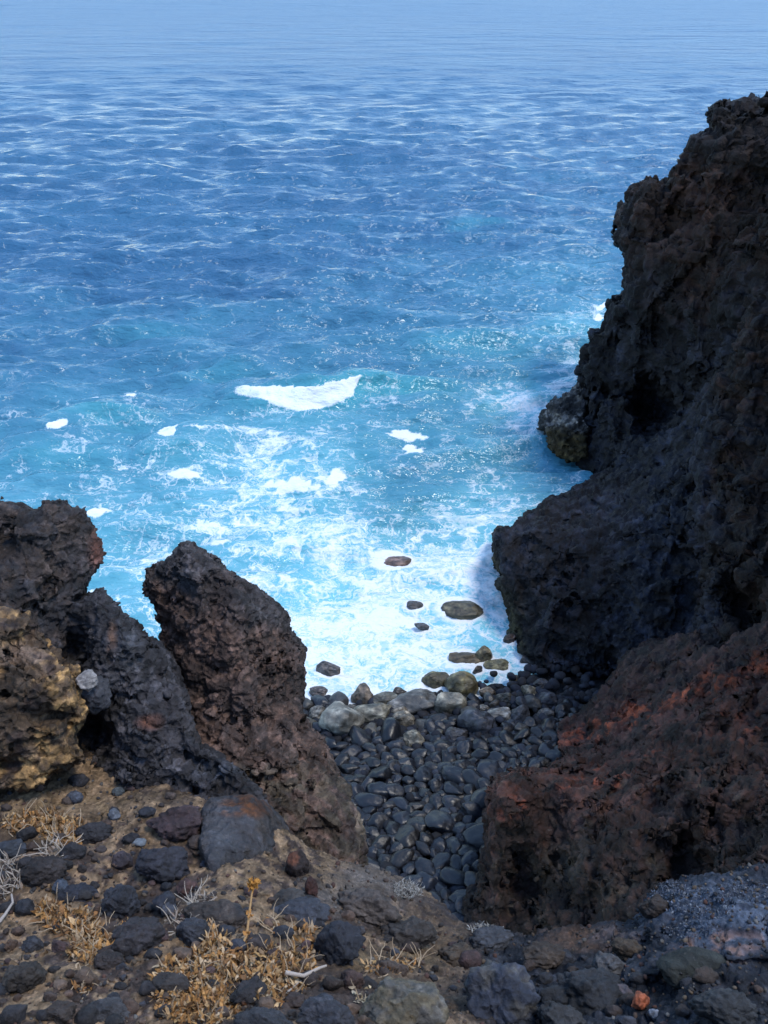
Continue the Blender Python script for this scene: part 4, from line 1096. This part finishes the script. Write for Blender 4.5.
def sea_mat():
    m, nt, b = new_mat('sea_water')
    pos = N(nt, 'ShaderNodeNewGeometry').outputs['Position']
    A = lambda n: N(nt, 'ShaderNodeAttribute', _attribute_name=n).outputs['Fac']
    foam, surf, teal = A('foam'), A('surf'), A('teal')
    def mapped(sx, sy, off=0, rz=0):
        mp = N(nt, 'ShaderNodeMapping'); mp.inputs['Scale'].default_value = (sx, sy, 1); mp.inputs['Location'].default_value = (off, off, 0); mp.inputs['Rotation'].default_value = (0, 0, rz)
        nt.links.new(pos, mp.inputs[0]); return mp.outputs[0]
    def noise(v, s, det=5, r=.6, dist=0.0):
        n = N(nt, 'ShaderNodeTexNoise', Scale=s, Detail=det, Roughness=r, Distortion=dist); nt.links.new(v, n.inputs['Vector']); return n
    # warped coordinates for the foam lace
    wn = noise(pos, .55, 4, .6); wn2 = noise(pos, 2.2, 3, .6)
    def warp(amount1, amount2):
        va = nt.nodes.new('ShaderNodeVectorMath'); va.operation = 'MULTIPLY_ADD'; nt.links.new(wn.outputs['Color'], va.inputs[0]); va.inputs[1].default_value = (amount1,) * 3; nt.links.new(pos, va.inputs[2])
        vb = nt.nodes.new('ShaderNodeVectorMath'); vb.operation = 'MULTIPLY_ADD'; nt.links.new(wn2.outputs['Color'], vb.inputs[0]); vb.inputs[1].default_value = (amount2,) * 3; nt.links.new(va.outputs[0], vb.inputs[2])
        fl = nt.nodes.new('ShaderNodeVectorMath'); fl.operation = 'MULTIPLY'; nt.links.new(vb.outputs[0], fl.inputs[0]); fl.inputs[1].default_value = (1, 1, 0); return fl.outputs[0]
    wv = warp(3.2, .7)
    def lace(s, w):
        v = N(nt, 'ShaderNodeTexVoronoi', Scale=s, _feature='DISTANCE_TO_EDGE'); nt.links.new(wv, v.inputs['Vector'])
        return ramp(nt, v.outputs['Distance'], [(0, 1), (w, .45), (w * 3.2, 0)])
    l1 = lace(.75, .05); l2 = lace(1.9, .07); l3 = lace(4.6, .10)
    fine = noise(wv, 1.6, 8, .68).outputs['Fac']; streak = noise(mapped(.28, 1.0, 3, .25), 1.6, 7, .66, 1.5).outputs['Fac']
    lc = mathn(nt, 'MAXIMUM', l1, mathn(nt, 'MULTIPLY', l2, .75)); lc = mathn(nt, 'MAXIMUM', lc, mathn(nt, 'MULTIPLY', l3, .5))
    # pattern 0..1
    pat = mathn(nt, 'ADD', mathn(nt, 'MULTIPLY', lc, .36), mathn(nt, 'MULTIPLY', fine, .95))
    pat = mathn(nt, 'ADD', pat, mathn(nt, 'MULTIPLY', streak, .55))
    pat = mathn(nt, 'ADD', pat, mathn(nt, 'MULTIPLY', mathn(nt, 'SUBTRACT', noise(wv, .34, 3, .55).outputs['Fac'], .5), .75))
    thr = mathn(nt, 'SUBTRACT', 1.26, mathn(nt, 'MULTIPLY', surf, .64))
    fm = mathn(nt, 'MULTIPLY', mathn(nt, 'SUBTRACT', pat, thr), 3.6, clamp=True)
    fm = mathn(nt, 'MULTIPLY', fm, ramp(nt, surf, [(.08, 0), (.3, .65), (.6, 1)]))
    sol = mathn(nt, 'MULTIPLY', mathn(nt, 'ADD', mathn(nt, 'MULTIPLY', foam, 1.35), mathn(nt, 'SUBTRACT', mathn(nt, 'MULTIPLY', pat, 1.3), 1.75)), 2.0, clamp=True)
    fm = mathn(nt, 'MAXIMUM', fm, sol)
    # water body colour
    big = noise(mapped(.6, 1.4), .035, 4, .6).outputs['Fac']
    deep = mixc(nt, ramp(nt, big, [(.35, 0), (.65, 1)]), (.034, .110, .205), (.042, .135, .235))
    wcol = mixc(nt, ramp(nt, surf, [(.12, 0), (.42, .45), (.85, 1)]), deep, (.11, .42, .50))
    wcol = mixc(nt, mathn(nt, 'MULTIPLY', teal, .7, clamp=True), wcol, (.06, .30, .36))
    # thin suspended bubbles lighten the water in churned areas
    bub = ramp(nt, mathn(nt, 'ADD', mathn(nt, 'MULTIPLY', surf, 1.1), mathn(nt, 'SUBTRACT', streak, .55)), [(.35, 0), (1.0, .42)])
    wcol = mixc(nt, bub, wcol, (.36, .68, .76))
    col = mixc(nt, fm, wcol, (.74, .77, .78))
    nt.links.new(col, b.inputs['Base Color'])
    nt.links.new(mathn(nt, 'ADD', ramp(nt, fm, [(0, .13), (.5, .6), (1, .85)]), mathn(nt, 'MULTIPLY', A('haze_rough'), .24)), b.inputs['Roughness'])
    b.inputs['IOR'].default_value = 1.33; b.inputs['Specular Tint'].default_value = (.92, .97, 1, 1)
    # ripples
    hh = None
    for sc_, am_, at_, o_ in ((1.9, .22, None, 1), (.5, .8, 'w_mid', 5), (.2, 1.7, 'w_far', 9), (.05, 6.0, 'w_far2', 4), (.008, 30.0, 'w_far3', 2)):
        h_ = mathn(nt, 'MULTIPLY', noise(mapped(.62, 1.15, o_, .1), sc_, 3, .6).outputs['Fac'], am_)
        if at_: h_ = mathn(nt, 'MULTIPLY', h_, A(at_))
        hh = h_ if hh is None else mathn(nt, 'ADD', hh, h_)
    bp = N(nt, 'ShaderNodeBump', Strength=1.0, Distance=1.0); nt.links.new(hh, bp.inputs['Height']); nt.links.new(bp.outputs[0], b.inputs['Normal'])
    return m
V = np.stack([X, Y, Zs], 1)
sea = link('sea', make_mesh('sea', V, Q, None, sea_mat(), attrs={'foam': foam, 'surf': rag, 'teal': teal, 'haze_rough': sst(Y, 60, 260), 'w_mid': sst(Y, 20, 60), 'w_far': sst(Y, 50, 140), 'w_far2': sst(Y, 120, 400), 'w_far3': sst(Y, 500, 2000)}))
tag(sea, 'blue sea with swell, breaking white surf and lacy foam', kind='structure')
print('sea done %.1f' % (time.time() - T0), len(V))

# ------------------------------------------------------------------ light
SUN_EL, SUN_AZ = math.radians(68), math.radians(100)     # azimuth measured from +Y (out to sea) towards +X
sc = bpy.context.scene
w = bpy.data.worlds.new('World'); sc.world = w; w.use_nodes = True
nt = w.node_tree; nt.nodes.clear()
sky = nt.nodes.new('ShaderNodeTexSky'); sky.sky_type = 'NISHITA'; sky.sun_disc = False
sky.sun_elevation = SUN_EL; sky.sun_rotation = SUN_AZ; sky.air_density = 1.0; sky.dust_density = .1; sky.ozone_density = 3.0; sky.altitude = 900; sky.air_density = 1.25
bg = nt.nodes.new('ShaderNodeBackground'); bg.inputs[1].default_value = .15
wo = nt.nodes.new('ShaderNodeOutputWorld'); nt.links.new(sky.outputs[0], bg.inputs[0]); nt.links.new(bg.outputs[0], wo.inputs[0])
sl = bpy.data.lights.new('sun', 'SUN'); sl.energy = 1.2; sl.angle = math.radians(16); sl.color = (1, .94, .85)
so = bpy.data.objects.new('sun', sl); coll.objects.link(so)
dirv = Vector((math.sin(SUN_AZ) * math.cos(SUN_EL), math.cos(SUN_AZ) * math.cos(SUN_EL), math.sin(SUN_EL)))
so.rotation_euler = dirv.to_track_quat('Z', 'Y').to_euler(); so.location = (0, 0, 60)

# ------------------------------------------------------------------ camera
cam = bpy.data.cameras.new('camera'); co = bpy.data.objects.new('camera', cam); coll.objects.link(co)
co.location = (0, 0, CAMZ); co.rotation_euler = (math.radians(90) - PITCH, 0, 0)
cam.sensor_fit = 'VERTICAL'; cam.sensor_height = 36; cam.lens = 36 * FPX / 1024
cam.dof.use_dof = True; cam.dof.focus_distance = 12; cam.dof.aperture_fstop = 9
cam.clip_start = .05; cam.clip_end = 100000
sc.camera = co
sc.view_settings.view_transform = 'Standard'; sc.view_settings.look = 'None'; sc.view_settings.gamma = 1; sc.view_settings.exposure = 1.25
sc.cycles.max_bounces = 4; sc.cycles.diffuse_bounces = 2; sc.cycles.glossy_bounces = 2; sc.cycles.transmission_bounces = 1
print('TOTAL %.1f' % (time.time() - T0))
